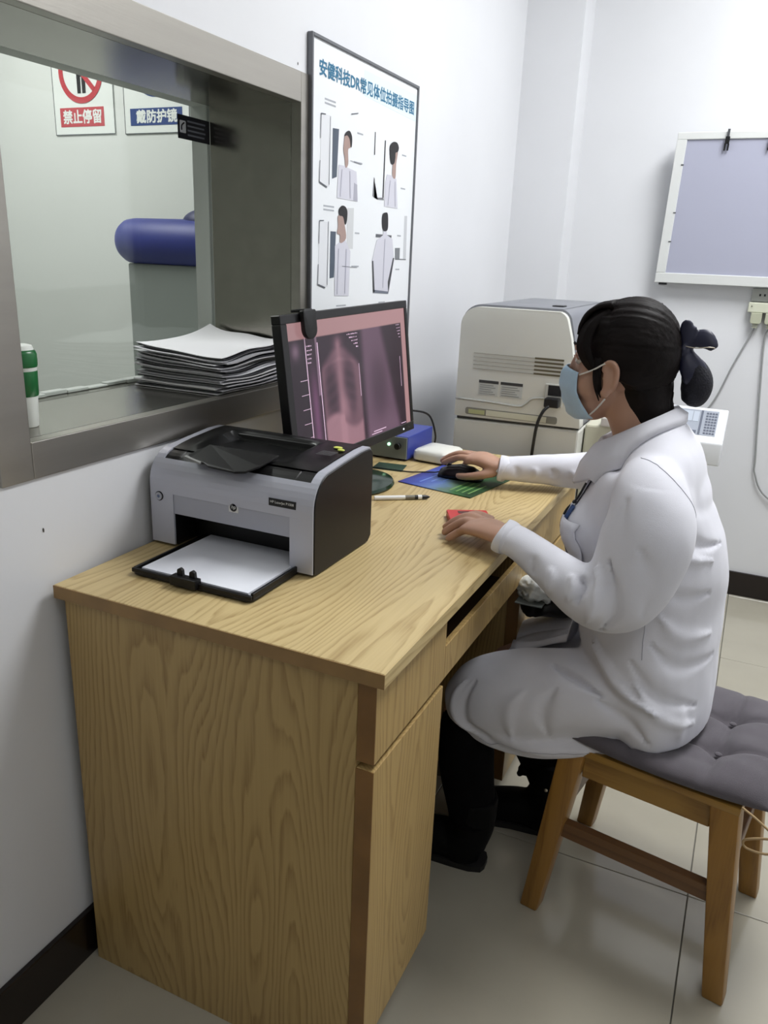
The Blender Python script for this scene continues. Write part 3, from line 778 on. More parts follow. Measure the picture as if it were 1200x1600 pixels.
for p_, c_ in ((.38, (58, 78, 168)), (.56, (96, 124, 176)), (.70, (92, 118, 104)), (.86, (44, 96, 44))): _x = _e.new(p_); _x.color = lin(c_)
_nt.links.new(_r.outputs['Color'], _b.inputs['Base Color']); _b.inputs['Roughness'].default_value = .55
mpd = thing('mouse_pad', 'printed blue and green mouse pad under the right hand', 'mouse pad', (.335, .915, DH))
pc = [(.234, .841), (.429, .805), (.4655, 1.010), (.2705, 1.046)]
MB().prism(pc, lambda u, v, w_: (u, v, w_), DH + .0004, DH + .0028).build('sheet', mpm, mpd, bevel=.0006, seg=1)
ex, ey = np.array([.195, -.036]), np.array([.0365, .205])
q = MB(); PM = lambda a, b: (*(np.array(pc[0]) + ex * a + ey * b), DH + .0031)
def ln(a0, a1, b0, b1): q.add([PM(a0, b0), PM(a1, b0), PM(a1, b1), PM(a0, b1)], [(0, 1, 2, 3)])
for k in range(4): ln(.66 + .08 * k, .68 + .08 * k, .10, .52)
q = q.build('print_lines', mat('pad_green_light', (120, 160, 92), .6), mpd, fix=False); q['kind'] = 'stuff'
q = MB(); 
for k in range(3): ln(.20 + .10 * k, .225 + .10 * k, .15 + .1 * k, .62)
q = q.build('print_lines', mat('pad_blue_light', (112, 140, 206), .6), mpd, fix=False); q['kind'] = 'stuff'
# mouse
mz = thing('computer_mouse', 'black computer mouse held under the right hand', 'mouse', (.352, .952, DH + .0029))
m = MB(); ml = [(-.056, .012, .006), (-.050, .024, .018), (-.030, .029, .028), (0, .030, .034), (.03, .029, .031), (.050, .024, .020), (.057, .012, .008)]
rg = []
for (u, hw, hh) in ml:
    rg.append([(.352 + u, .952 + hw * math.cos(a), DH + .0034 + (hh * math.sin(a) if a <= math.pi else 0.0)) for a in np.linspace(0, math.pi, 13)] + [(.352 + u, .952, DH + .0034)])
m.loft(rg); m.build('shell', mat('mouse_black', (16, 16, 20), .3), mz, smooth='all')
MB().lathe([(.0055, -.003), (.0062, 0), (.0055, .003)], (0, 0, 0), 14).build('scroll_wheel', KN, mz)
w_o = [c for c in mz.children if c.name.startswith('scroll_wheel')][0]
w_o.data.transform(wmat(mz)); w_o.data.transform(Matrix.Translation((.352 - .030, .952, DH + .030)) @ Matrix.Rotation(math.pi / 2, 4, 'X')); w_o.data.transform(wmat(mz).inverted())
MB().tube([(.297, .952, DH + .010), (.285, .95, DH + .007), (.26, .945, DH + .005), (.225, .935, DH + .0025), (.17, .930, DH + .002), (.10, .925, DH + .002), (.05, .93, DH + .002)], .0016, 6, smooth=5).build('cable', KN, mz, smooth='all')
# dark green leaflet, pen, red packet
recenter(tag(MB().prism([(.125, .921), (.204, .929), (.190, .995), (.115, .985)], lambda u, v, w_: (u, v, w_), DH + .0003, DH + .0014).build('leaflet', mat('leaflet_green', (44, 66, 52), .5, 0, .2, 40)), 'dark green leaflet lying between monitor base and blue box', 'leaflet'))
pen = thing('pen', 'white ballpoint pen with black grip beside the printer', 'pen', (.30, .71, DH))
pa, pb_ = np.array([.250, .678, DH + .0054]), np.array([.352, .752, DH + .0054]); pd = (pb_ - pa)
MB().tube([pa, pa + pd * .55], .005, 12).build('barrel', WHT, pen, smooth=True)
MB().tube([pa + pd * .55, pa + pd * .72], .0050, 12).build('printed_band', mat('pen_grey', (120, 116, 104), .4), pen, smooth=True)
MB().tube([pa + pd * .72, pa + pd * .93, pa + pd * .97, pa + pd * 1.0], [.0051, .0048, .003, .001], 12).build('grip', KN, pen, smooth=True)
MB().tube([pa + pd * .78, pa + pd * .85], .0054, 12).build('ring', WHT, pen, smooth=True)
rp = thing('red_packet', 'small red packet lying under the fingers of the left hand', 'packet', (.485, .655, DH))
ra = math.atan2(.035, .064)
RP = lambda u, v, w_: (.440 + u * math.cos(ra) - v * math.sin(ra), .634 + u * math.sin(ra) + v * math.cos(ra), w_)
MB().prism(rrect(0, .085, -.045, .030, .004, 3), RP, DH + .0004, DH + .014).build('box', mat('packet_red', (196, 52, 52), .4), rp, bevel=.0015)
MB().prism(rrect(.022, .070, .004, .020, .002, 2), RP, DH + .0141, DH + .0144).build('print', mat('packet_dark', (84, 40, 34), .5), rp)
# thin black cable behind the monitor
o = MB().tube([(.08, .92, .95), (.09, .99, .91), (.10, 1.06, .885), (.13, 1.14, .875), (.16, 1.205, .855), (.175, 1.225, .80), (.17, 1.235, DH + .003)], .0028, 6, smooth=6).build('video_cable', KN, mon, smooth='all')

# ------------------------------------------------------------------ on the window sill: cup and the pile of papers
cp_ = thing('travel_cup', 'green and white travel cup standing on the steel window sill', 'cup', (-.088, .070, OZ0))
cx, cy = -.088, .070
G1 = mat('cup_green', (22, 98, 48), .3); G2 = mat('cup_white', (222, 226, 220), .35)
MB().lathe([(.001, .0003), (.0165, .0003), (.018, .002), (.0205, .052), (.0207, .054)], (cx, cy, OZ0), 28).build('body', G2, cp_, smooth=True)
MB().lathe([(.0209, .050), (.0222, .052), (.0232, .088), (.0228, .090), (.0205, .090)], (cx, cy, OZ0), 28).build('sleeve', G1, cp_, smooth=True)
MB().lathe([(.0212, .088), (.0225, .090), (.0228, .096), (.0215, .0965)], (cx, cy, OZ0), 28).build('rim', G2, cp_, smooth=True)
MB().lathe([(.0235, .096), (.0245, .100), (.0245, .116), (.0225, .121), (.0200, .123)], (cx, cy, OZ0), 28).build('lid', G1, cp_, smooth=True)
MB().lathe([(.0205, .1225), (.0185, .129), (.012, .131), (.001, .131)], (cx, cy, OZ0), 28).build('lid_top', G2, cp_, smooth=True)
PAPERS = [mat('folder_paper_%d' % k, c, .6) for k, c in enumerate(((214, 214, 218), (196, 196, 200), (150, 150, 154), (224, 224, 226), (176, 176, 180)))]
PDK = mat('gap_shade', (54, 54, 58), .3)  # dark tone stands in for the shaded gaps between the sheets
rng = random.Random(4)
NP = 23
ztop = OZ0 + .0012
for k in range(NP):
    f = k / (NP - 1)
    th = (.0016, .0024, .0012, .0030)[k % 4]
    dark = k % 4 == 1 and k < NP - 1
    ox, oy, an = rng.uniform(-.009, .007), rng.uniform(-.008, .008), rng.uniform(-.06, .06)
    if k == NP - 1: ox, oy, an = -.004, .004, .0
    x0, x1, y0, y1 = -.228, -.010, .487, .742
    cxm, cym = (x0 + x1) / 2, (y0 + y1) / 2
    n = 14; T = np.zeros((n + 1, n + 1, 3))
    for a in range(n + 1):
        for b in range(n + 1):
            s, t = a / n, b / n
            x, y = x0 + (x1 - x0) * s - cxm, y0 + (y1 - y0) * t - cym
            X = cxm + ox + x * math.cos(an) - y * math.sin(an); Y = cym + oy + x * math.sin(an) + y * math.cos(an)
            curl = .036 * f * f * ((1 - s) * t) ** 2.0 + .022 * f * (s * t) ** 2 + .014 * f * ((1 - s) * (1 - t)) ** 2
            wav = .0022 * math.sin(9 * s + k * .16) * (.3 + f) * (.35 + t) + .0022 * math.sin(8 * t + k * .22) * (.3 + f) * (.35 + s) + .006 * f
            T[a, b] = (min(X, -.004), min(Y, .762), ztop + curl + wav)
    m = MB(); idx = lambda a, b: a * (n + 1) + b
    fs = [(idx(a, b), idx(a + 1, b), idx(a + 1, b + 1), idx(a, b + 1)) for a in range(n) for b in range(n)]
    up = T.copy(); up[:, :, 2] += th; Nv = (n + 1) ** 2
    m.add(up.reshape(-1, 3), fs); base = len(m.v)
    m.add(T.reshape(-1, 3), [tuple(reversed(q)) for q in fs])
    rim = [idx(a, 0) for a in range(n)] + [idx(n, b) for b in range(n)] + [idx(a, n) for a in range(n, 0, -1)] + [idx(0, b) for b in range(n, 0, -1)]
    for i in range(len(rim)):
        p, q_ = rim[i], rim[(i + 1) % len(rim)]
        m.f.append((p, q_, q_ + Nv, p + Nv)); m.m.append(0)
    words = ['', 'second', 'third', 'fourth', 'fifth', 'sixth', 'seventh', 'eighth', 'ninth', 'tenth', 'eleventh', 'twelfth']
    ordn = 'lowest sheet' if k == 0 else ('%s from the bottom' % words[k] if k < 12 else '%s from the top' % words[max(NP - 1 - k, 0)])
    lab = 'curled white sheet on top of the paper pile on the window sill' if k == NP - 1 else ('dark sheet put in as a shaded gap, %s in the paper pile on the window sill' % ordn if dark else 'pale report folder, %s in the paper pile on the window sill' % ordn)
    o = m.build('report_folder' if not dark else 'gap_shade_sheet', PDK if dark else PAPERS[k % 5 if k < NP - 1 else 3], smooth=True)
    recenter(tag(o, lab, 'papers', 'papers piled on the window sill'))
    ztop += th + .0008 + .0007 * rng.random()
# ------------------------------------------------------------------ seen through the glass: signs, bolster
SGN = mat('sign_white', (226, 230, 226), .5); RED = mat('sign_red_hazed', (186, 62, 70), .5); NAVY = mat('sign_navy_hazed', (52, 74, 128), .5); BDR = mat('sign_border', (70, 74, 78), .5)  # haze of the glass is put into the softened red and navy
YS = EY1 - .0005
fs_ = lambda u, v, w_: (u, w_, v)
def sign(name, label, x0, x1, z0, z1):
    t = thing(name, label, 'sign', ((x0 + x1) / 2, YS, z0))
    MB().box(x0, x1, YS - .004, YS, z0, z1).build('board', SGN, t)
    q = MB()
    for (a, b, c, d) in ((x0, x1, z0, z0 + .003), (x0, x1, z1 - .003, z1), (x0, x0 + .003, z0, z1), (x1 - .003, x1, z0, z1)): q.box(a, b, YS - .0046, YS - .0041, c, d)
    q.build('border', BDR, t)
    return t
s1 = sign('warning_sign', 'white sign with red prohibition circle and red lettered band', -1.871, -1.545, 1.700, 2.14)
MB().box(-1.838, -1.600, YS - .0050, YS - .0042, 1.731, 1.803).build('band', RED, s1)
text('lettering', '禁止停留', .06, SGN, (-1.822, YS - .0056, 1.742), (1, 0, 0), (0, 0, 1), s1, width=.206, height=.050, bold=.003)
cxs, czs = -1.712, 1.935
ring = [(cxs + r * math.cos(a), czs + r * math.sin(a)) for r in (.118,) for a in np.linspace(0, 6.283, 40, endpoint=False)]
q = MB(); n = 40
for i in range(n):
    a, b = 2 * math.pi * i / n, 2 * math.pi * (i + 1) / n
    q.prism([(cxs + r * math.cos(t), czs + r * math.sin(t)) for r, t in ((.095, a), (.118, a), (.118, b), (.095, b))], fs_, YS - .0060, YS - .0052)
q.prism([(cxs - .074, czs + .062), (cxs - .060, czs + .076), (cxs + .074, czs - .062), (cxs + .060, czs - .076)], fs_, YS - .0060, YS - .0052)
q.build('prohibition_ring', RED, s1, weld=.0002)
q = MB(); q.prism([(cxs - .022, czs - .08), (cxs - .004, czs - .08), (cxs - .003, czs - .02), (cxs + .003, czs - .02), (cxs + .004, czs - .08), (cxs + .022, czs - .08), (cxs + .024, czs + .045), (cxs - .024, czs + .045)], fs_, YS - .0052, YS - .0046)
q.prism(disc(cxs, czs + .064, .015, 14), fs_, YS - .0052, YS - .0046); q.build('standing_figure', DK, s1)
s2 = sign('safety_sign', 'white sign with blue disc and navy lettered band', -1.494, -1.170, 1.697, 2.135)
MB().box(-1.463, -1.205, YS - .0050, YS - .0042, 1.727, 1.789).build('band', NAVY, s2)
text('lettering', '戴防护镜', .06, SGN, (-1.432, YS - .0056, 1.735), (1, 0, 0), (0, 0, 1), s2, width=.200, height=.046, bold=.003)
MB().prism(disc(-1.332, 1.945, .118, 40), fs_, YS - .0050, YS - .0042).build('disc', NAVY, s2)
q = MB(); q.prism(disc(-1.332, 1.935, .07, 24), fs_, YS - .0058, YS - .0051); q.build('head_figure', SGN, s2)
q = MB(); q.prism(rrect(-1.395, -1.338, 1.935, 1.972, .015), fs_, YS - .0066, YS - .0059); q.prism(rrect(-1.326, -1.269, 1.935, 1.972, .015), fs_, YS - .0066, YS - .0059); q.box(-1.34, -1.324, YS - .0066, YS - .0059, 1.95, 1.958); q.build('goggles', DK, s2)
# blue bolster carried by a grey stand
BST = mat('bolster_blue', (46, 56, 132), .5, 0, .06, 12); STN = mat('stand_grey', (140, 146, 142), .45)
bo = thing('exam_bolster', 'blue padded cylinder bolster on a grey stand beyond the glass', 'bolster', (-.82, 1.5, 0))
q = MB(); R_ = .078
q.loft([[(x, 1.5 + r * math.cos(a), 1.287 + r * 1.0 * math.sin(a)) for a in np.linspace(0, 6.283, 28, endpoint=False)] for x, r in ((-1.172, .012), (-1.170, .04), (-1.160, .062), (-1.14, .074), (-1.11, R_), (-.50, R_), (-.47, .06), (-.465, .02))])
q.build('pad', BST, bo, smooth=True)
q = MB(); q.ell((-.835, 1.53, 1.352), (.085, .06, .048)); q.build('head_rest', mat('bolster_dark', (34, 40, 84), .5), bo, smooth='all')
MB().box(-1.135, -.50, 1.47, 1.53, .40, 1.212).build('panel', STN, bo, bevel=.006)
MB().box(-1.05, -.58, 1.40, 1.60, 0, .04).build('foot', STN, bo, bevel=.006); MB().box(-.86, -.76, 1.48, 1.52, .04, .40).build('post', STN, bo)
# ------------------------------------------------------------------ sticker lettering
ys0, ys1, zs0, zs1 = .657, .766, 1.496, 1.543
for c in list(st.children): bpy.data.objects.remove(c)
XS = GX + .0006
MB().box(XS, XS + .0008, ys0, ys1, zs0, zs1).build('backing', STK, st)
fxs = lambda u, v, w_: (w_, u, v)
MB().prism(rrect(ys0 + .006, ys0 + .026, zs0 + .012, zs0 + .036, .002, 2), fxs, XS + .0009, XS + .0012).build('icon_tile', STW, st)
q = MB(); q.tube([(XS + .0016, ys0 + .011, zs0 + .017), (XS + .0016, ys0 + .012, zs0 + .026), (XS + .0016, ys0 + .020, zs0 + .032)], .0016, 6, smooth=4); q.build('handset_icon', STK, st)
q = MB()
for k in range(4): q.box(XS + .0009, XS + .0011, ys0 + .032, ys0 + .090 + .004 * (k % 2), zs0 + .008 + k * .0090, zs0 + .0115 + k * .0090)
q = q.build('small_print', mat('sticker_text', (120, 124, 132), .6), st); q['kind'] = 'stuff'
# ------------------------------------------------------------------ instruction board on the left wall
POLY={
 'title': [(0.833, 1.667), (0.834, 1.636), (1.347, 1.671), (1.352, 1.637)],
 'col1': [(0.846, 1.565), (0.884, 1.567), (0.885, 1.419), (0.841, 1.423)],
 'pan1': [(0.898, 1.543), (0.927, 1.545), (0.92, 1.443), (0.898, 1.437)],
 'face1': [(0.955, 1.535), (0.966, 1.543), (0.981, 1.545), (0.987, 1.531), (0.985, 1.514), (0.973, 1.507), (0.975, 1.477), (0.962, 1.467), (0.957, 1.487), (0.95, 1.506)],
 'hair1': [(0.953, 1.534), (0.962, 1.544), (0.979, 1.548), (0.991, 1.537), (0.991, 1.518), (0.985, 1.514), (0.979, 1.53), (0.967, 1.537)],
 'body1': [(0.928, 1.47), (0.961, 1.471), (0.975, 1.468), (1.019, 1.464), (1.03, 1.397), (0.922, 1.398)],
 'arm1': [(1.008, 1.438), (1.024, 1.435), (1.027, 1.398), (1.006, 1.398)],
 'bar2': [(1.174, 1.553), (1.18, 1.554), (1.178, 1.417), (1.171, 1.416)],
 'bar2b': [(1.115, 1.565), (1.119, 1.565), (1.119, 1.513), (1.114, 1.512)],
 'base2': [(1.112, 1.416), (1.117, 1.461), (1.122, 1.457), (1.121, 1.413), (1.177, 1.417), (1.18, 1.411), (1.143, 1.41)],
 'hair2': [(1.205, 1.545), (1.224, 1.556), (1.248, 1.557), (1.26, 1.547), (1.255, 1.536), (1.241, 1.532), (1.24, 1.519), (1.234, 1.505), (1.215, 1.503), (1.205, 1.526)],
 'face2': [(1.239, 1.53), (1.255, 1.537), (1.253, 1.522), (1.248, 1.506), (1.246, 1.471), (1.226, 1.474), (1.227, 1.504), (1.236, 1.507)],
 'body2': [(1.194, 1.475), (1.225, 1.475), (1.253, 1.469), (1.268, 1.396), (1.183, 1.396), (1.184, 1.454)],
 'col3': [(0.843, 1.344), (0.884, 1.342), (0.885, 1.197), (0.838, 1.204)],
 'pan3': [(0.895, 1.323), (0.921, 1.323), (0.915, 1.219), (0.894, 1.217)],
 'back3': [(0.977, 1.379), (1.011, 1.381), (1.01, 1.286), (0.978, 1.286)],
 'hair3': [(0.932, 1.372), (0.946, 1.382), (0.965, 1.381), (0.976, 1.37), (0.973, 1.347), (0.964, 1.341), (0.954, 1.358), (0.936, 1.36)],
 'face3': [(0.928, 1.357), (0.937, 1.36), (0.954, 1.358), (0.963, 1.341), (0.972, 1.31), (0.943, 1.298), (0.94, 1.316), (0.926, 1.319), (0.93, 1.336)],
 'body3': [(0.917, 1.291), (0.945, 1.302), (0.969, 1.306), (0.997, 1.28), (0.993, 1.174), (0.919, 1.176)],
 'frame4': [(1.139, 1.326), (1.237, 1.326), (1.236, 1.319), (1.138, 1.318)],
 'hair4': [(1.174, 1.375), (1.189, 1.381), (1.206, 1.379), (1.211, 1.351), (1.205, 1.337), (1.183, 1.336), (1.173, 1.352)],
 'body4': [(1.145, 1.311), (1.181, 1.324), (1.184, 1.336), (1.203, 1.337), (1.206, 1.326), (1.242, 1.317), (1.259, 1.263), (1.235, 1.183), (1.228, 1.173), (1.135, 1.178), (1.121, 1.259)],
 'armL4': [(1.121, 1.259), (1.128, 1.259), (1.142, 1.181), (1.133, 1.177)],
 'armR4': [(1.259, 1.268), (1.251, 1.268), (1.223, 1.204), (1.228, 1.173)],
 'pan4': [(1.135, 1.272), (1.145, 1.274), (1.148, 1.231), (1.138, 1.23)],
 'belt4': [(1.134, 1.186), (1.228, 1.179), (1.228, 1.173), (1.135, 1.178)],
 'box4': [(1.263, 1.294), (1.296, 1.295), (1.296, 1.266), (1.266, 1.265)],
 'post4': [(1.319, 1.38), (1.337, 1.381), (1.341, 1.264), (1.322, 1.264)],
 'base4': [(1.266, 1.266), (1.34, 1.266), (1.341, 1.263), (1.267, 1.263)],
}
ALU = mat('poster_frame', (112, 114, 118), .4, .5); PWH = mat('poster_white', (232, 235, 238), .45); PTL = mat('poster_title', (44, 112, 146), .5)
PSKY = mat('poster_sky', (220, 234, 241), .5)
by0, by1, bz0, bz1 = .797, 1.375, 1.000, 1.713
bd_ = thing('instruction_board', 'framed white chart of body positions on the wall beside the window', 'poster', (0, (by0 + by1) / 2, bz0))
MB().box(.0006, .009, by0 + .006, by1 - .006, bz0 + .006, bz1 - .006).build('panel', PWH, bd_)
q = MB()
q.box(.0006, .0135, by0, by0 + .007, bz0, bz1); q.box(.0006, .0135, by1 - .007, by1, bz0, bz1); q.box(.0006, .0135, by0 + .007, by1 - .007, bz0, bz0 + .007); q.box(.0006, .0135, by0 + .007, by1 - .007, bz1 - .007, bz1)
q.build('frame', ALU, bd_, bevel=.001, seg=1)
fxp = lambda u, v: (0, u, v)
text('title', '安健科技DR常见体位拍摄指导图', .04, PTL, (.0096, .834, 1.638), (0, 1, 0), (0, 0, 1), bd_, width=.515, height=.032, bold=.0016)
CL = dict(col=(222, 224, 228), pan=(78, 88, 102), face=(166, 142, 134), hair=(28, 26, 28), body=(206, 206, 216), arm=(170, 170, 182), bar=(48, 48, 52), base=(120, 122, 126), frame=(60, 60, 62), back=(206, 208, 210), belt=(110, 116, 128), box=(120, 124, 128), post=(196, 198, 202), armL=(66, 68, 72), armR=(66, 68, 72))
lay = dict(back=0, col=0, pan=1, bar=1, base=1, post=0, box=1, frame=1, body=2, arm=3, armL=3, armR=3, belt=3, face=3, hair=4)
figs = {}
MB().prism([(1.05, 1.635), (1.366, 1.625), (1.366, 1.69), (1.05, 1.69)], lambda u, v, w_: (w_, u, v), .0091, .0093).build('title_ground', PSKY, bd_)
for k, pts in POLY.items():
    if k == 'title': continue
    kk = k.rstrip('b').rstrip('0123456789'); x = .0092 + .00025 * lay[kk]
    if kk in ('face', 'hair'):
        cl0 = catmull([pts[-1]] + list(pts) + [pts[0], pts[1]], 4); pts = [tuple(p) for p in cl0[4:-5]]
    MB().prism(pts, lambda u, v, w_: (w_, u, v), x, x + .0002).build({'col': 'detector_column', 'pan': 'detector_plate', 'face': 'printed_face', 'hair': 'printed_hair', 'body': 'printed_torso', 'arm': 'printed_arm', 'armL': 'printed_arm', 'armR': 'printed_arm', 'bar': 'detector_edge', 'base': 'detector_base', 'frame': 'detector_edge', 'back': 'printed_ground', 'belt': 'printed_waist', 'box': 'printed_box', 'post': 'printed_post'}[kk], mat('poster_' + kk, CL[kk], .55), bd_)
LINE = mat('poster_line', (92, 96, 104), .55); SH = mat('poster_shade', (184, 184, 198), .55)
def pline(a, b, w0, mm, nm):
    a, b = np.array(a), np.array(b); t = (b - a) / np.linalg.norm(b - a); n_ = np.array([-t[1], t[0]]) * w0
    MB().prism([tuple(a - n_), tuple(b - n_), tuple(b + n_), tuple(a + n_)], lambda u, v, w_: (w_, u, v), .0104, .0106).build(nm, mm, bd_)
for y0_, z0_ in ((.843, 1.565), (.841, 1.344)):
    pline((y0_, z0_), (y0_ - .002, z0_ - .05), .0011, LINE, 'printed_outline'); pline((y0_ - .003, z0_ - .095), (y0_ - .005, z0_ - .14), .0011, LINE, 'printed_outline')
    pline((y0_ + .042, z0_), (y0_ + .040, z0_ - .142), .0008, LINE, 'printed_outline'); pline((y0_ - .005, z0_ - .14), (y0_ + .03, z0_ - .148), .0016, LINE, 'printed_outline'); pline((y0_, z0_), (y0_ + .02, z0_ + .001), .0010, LINE, 'printed_outline')
for (a_, b_) in (((.945, 1.462), (.938, 1.402)), ((.985, 1.462), (.990, 1.402)), ((1.215, 1.462), (1.205, 1.400)), ((1.245, 1.462), (1.252, 1.400)), ((.935, 1.285), (.932, 1.180)), ((.975, 1.285), (.972, 1.180)), ((1.195, 1.315), (1.192, 1.19))):
    pline(a_, b_, .0022, SH, 'printed_fold')
pline((.985, 1.485), (1.045, 1.483), .0005, LINE, 'printed_pointer'); pline((.955, 1.245), (1.035, 1.242), .0005, LINE, 'printed_pointer'); pline((.985, 1.585), (1.02, 1.592), .0010, LINE, 'printed_outline')
q = MB()
for (y, z, w_, n) in ((1.02, 1.548, .03, 1), (1.005, 1.483, .045, 1), (1.285, 1.530, .028, 1), (1.285, 1.447, .030, 1), (1.02, 1.322, .024, 1), (1.005, 1.243, .040, 1), (1.275, 1.325, .024, 1), (1.272, 1.236, .026, 1), (.93, 1.150, .05, 1), (1.17, 1.150, .04, 1), (.86, 1.595, .05, 2), (.86, 1.375, .05, 2)):
    for j in range(n): q.box(.0092, .0094, y, y + w_, z - j * .008, z - j * .008 + .0035)
q = q.build('caption_print', mat('caption_grey', (168, 172, 178), .6), bd_); q['kind'] = 'stuff'

# ------------------------------------------------------------------ x-ray view box on the back wall
VBW = mat('viewbox_white', (222, 224, 222), .4); VBP = mat('viewbox_panel', (176, 178, 196), .35)
vb = thing('xray_view_box', 'white x-ray film view box, unlit, on the back wall', 'view box', (.90, YB, 1.215))
VX0, VX1, VZ0, VZ1 = .560, 1.30, 1.215, 1.728
lean = lambda z: (z - VZ0) / (VZ1 - VZ0) * .055
def VP(u, v, w_):            # u x, v z, w out of the box front (negative into the wall); the box hangs tipped forward
    return (u + .018 * (v - VZ0) / (VZ1 - VZ0), YB - .060 - lean(v) - w_, v)
def vframe(m, x0, x1, z0, z1, a, b): m.prism([(x0, z0), (x1, z0), (x1, z1), (x0, z1)], VP, a, b)
q = MB(); vframe(q, VX0, VX1, VZ0, VZ0 + .036, -.055, 0); vframe(q, VX0, VX1, VZ1 - .024, VZ1, -.055, 0); vframe(q, VX0, VX0 + .034, VZ0 + .036, VZ1 - .024, -.055, 0); vframe(q, VX1 - .034, VX1, VZ0 + .036, VZ1 - .024, -.055, 0)
q.build('frame', VBW, vb, bevel=.002)
q = MB(); vframe(q, VX0 + .034, VX1 - .034, VZ0 + .036, VZ1 - .024, -.05, -.006); q.build('diffuser_panel', VBP, vb)
for i, cx_ in enumerate((.728, .868, 1.02, 1.16)):
    cl = MB(); vframe(cl, cx_ - .007, cx_ + .007, VZ1 - .040, VZ1 - .018, 0, .012); vframe(cl, cx_ - .008, cx_ - .003, VZ1 - .062, VZ1 - .040, .0, .006); vframe(cl, cx_ + .003, cx_ + .008, VZ1 - .062, VZ1 - .040, .0, .006)
    c_ = cl.build('film_clip', KN, vb, bevel=.0006, seg=1)
    m = MB(); vframe(m, cx_ - .004, cx_ + .004, VZ1 - .018, VZ1 + .006, .002, .008); m.build('clip_lever', mat('clip_grey', (92, 94, 98), .4, .4), c_)
for zz in (1.62, 1.46, 1.36):
    m = MB(); vframe(m, VX0 + .027, VX0 + .037, zz, zz + .004, 0, .0015); m.build('screw', mat('clip_grey', (92, 94, 98)), vb)
for fx_ in (VX0 + .03, VX1 - .03): MB().box(fx_ - .014, fx_ + .014, YB - .058, YB - .030, VZ0 - .008, VZ0 - .0005).build('rubber_foot', KN, vb)

# ------------------------------------------------------------------ socket, extension strip, plugs and leads
SOC = mat('socket_plate', (176, 178, 174), .4); CRM = mat('strip_cream', (204, 206, 186), .45); CRM2 = mat('plug_cream', (176, 178, 156), .5); LEAD = mat('lead_grey', (150, 152, 152), .5)
so_ = thing('wall_socket', 'grey wall socket plate under the view box', 'socket', (.95, YB, 1.165))
MB().box(.906, .992, YB - .010, YB - .0004, 1.163, 1.209).build('plate', SOC, so_, bevel=.002)
for sx in (.935, .951, .968): MB().box(sx - .003, sx + .003, YB - .0106, YB - .0098, 1.182, 1.190).build('socket_slot', DK, so_)
es = thing('extension_strip', 'cream extension strip fixed to the wall below the socket', 'power strip', (.99, YB, 1.12))
MB().box(.902, 1.10, YB - .036, YB - .0004, 1.124, 1.160).build('case', CRM, es, bevel=.003)
MB().lathe([(.0025, 0), (.0025, .002)], (.914, YB - .037, 1.1455), 8).build('screw', KN, es)
for i, (px_, lab) in enumerate(((.936, 'cream plug with a grey lead, leftmost in the extension strip'), (.985, 'ribbed cream plug at the picture edge in the extension strip'))):
    pg = thing('plug', lab, 'plug', (px_, YB - .03, 1.085), 0, 'plugs in the extension strip')
    MB().prism(rrect(px_ - .020, px_ + .018, 1.084, 1.1235, [.008, .008, .002, .002]), fy, YB - .040, YB - .006).build('body', CRM2, pg, bevel=.002)
    for k in range(3):
        MB().box(px_ - .010, px_ + .008, YB - .034, YB - .012, 1.081 - k * .006, 1.0835 - k * .006).build('strain_relief', CRM2, pg)
    y_ = YB - .014
    pth = [(px_ - .001, YB - .022, 1.070), (px_ - .006, y_, 1.050), (px_ - .05, y_, .93), (.845, y_, .80), (.80, y_ - .02, .72), (.76, y_ - .12, .70)] if i == 0 else [(px_, YB - .022, 1.07), (px_ - .008, y_, 1.02), (px_ + .012, y_, .80), (px_ + .036, y_, .58), (px_ + .045, y_, .515), (px_ + .10, y_, .43), (1.25, y_, .36)]
    MB().tube(pth, .0036, 8, smooth=6).build('lead', LEAD, pg, smooth='all')

# ------------------------------------------------------------------ film imager
IMW = mat('imager_white', (214, 214, 206), .4, 0, .01); IMG = mat('imager_grey', (122, 124, 130), .4); IMC = mat('imager_cream', (204, 202, 182), .45)
IY0, IY1 = 1.335, 1.92
im = thing('film_imager', 'large white medical film printer standing by the wall corner', 'film printer', (.37, 1.62, 0))
fo_ = lambda u, v, w_: (u, w_, v)
MB().prism([(.190, .012), (.548, .012), (.553, .835), (.187, .828)], fo_, IY0 + .004, IY1).build('lower_cabinet', IMW, im, bevel=.006)
for fx_ in (.22, .52):
    for fy_ in (IY0 + .06, IY1 - .06): MB().lathe([(.02, 0), (.02, .0125)], (fx_, fy_, .0002), 14).build('foot', KN, im)
MB().prism([(.193, .829), (.547, .836), (.547, .848), (.193, .841)], fo_, IY0 + .012, IY1 - .01).build('seam', mat('seam_dark', (70, 70, 68), .7), im)
def dome(o, top=1.148):
    L_ = []
    for k in range(9):
        a = math.radians(180 - 90 * k / 8); L_.append((.243 - o * .2 + (.052 + o) * math.cos(a), top - .052 + (.052 + o) * math.sin(a)))
    L_ += [(.470, top + o)]
    for k in range(5):
        a = math.radians(82 - 62 * k / 4); L_.append((.462 + (.030 + o) * math.cos(a), top - .030 + (.030 + o) * math.sin(a)))
    return L_
out = [(.553, .842), (.551, .868)] + [(.505 + .0, 1.080)] + dome(0)[::-1] + [(.190, .95), (.189, .838)]
MB().prism(out, fo_, IY0, IY0 + .05).build('rear_cover', IMW, im, bevel=.009, seg=3, smooth=True)
out2 = [(.551, .842), (.509, 1.080)] + dome(.006)[::-1] + [(.184, .95), (.186, .838)]
MB().prism(out2, fo_, IY0 + .026, IY1).build('main_body', IMG, im, bevel=.006, smooth=True)
MB().box(.415, .447, 1.46, 1.50, 1.1545, 1.157).build('lid_catch', DK, im)
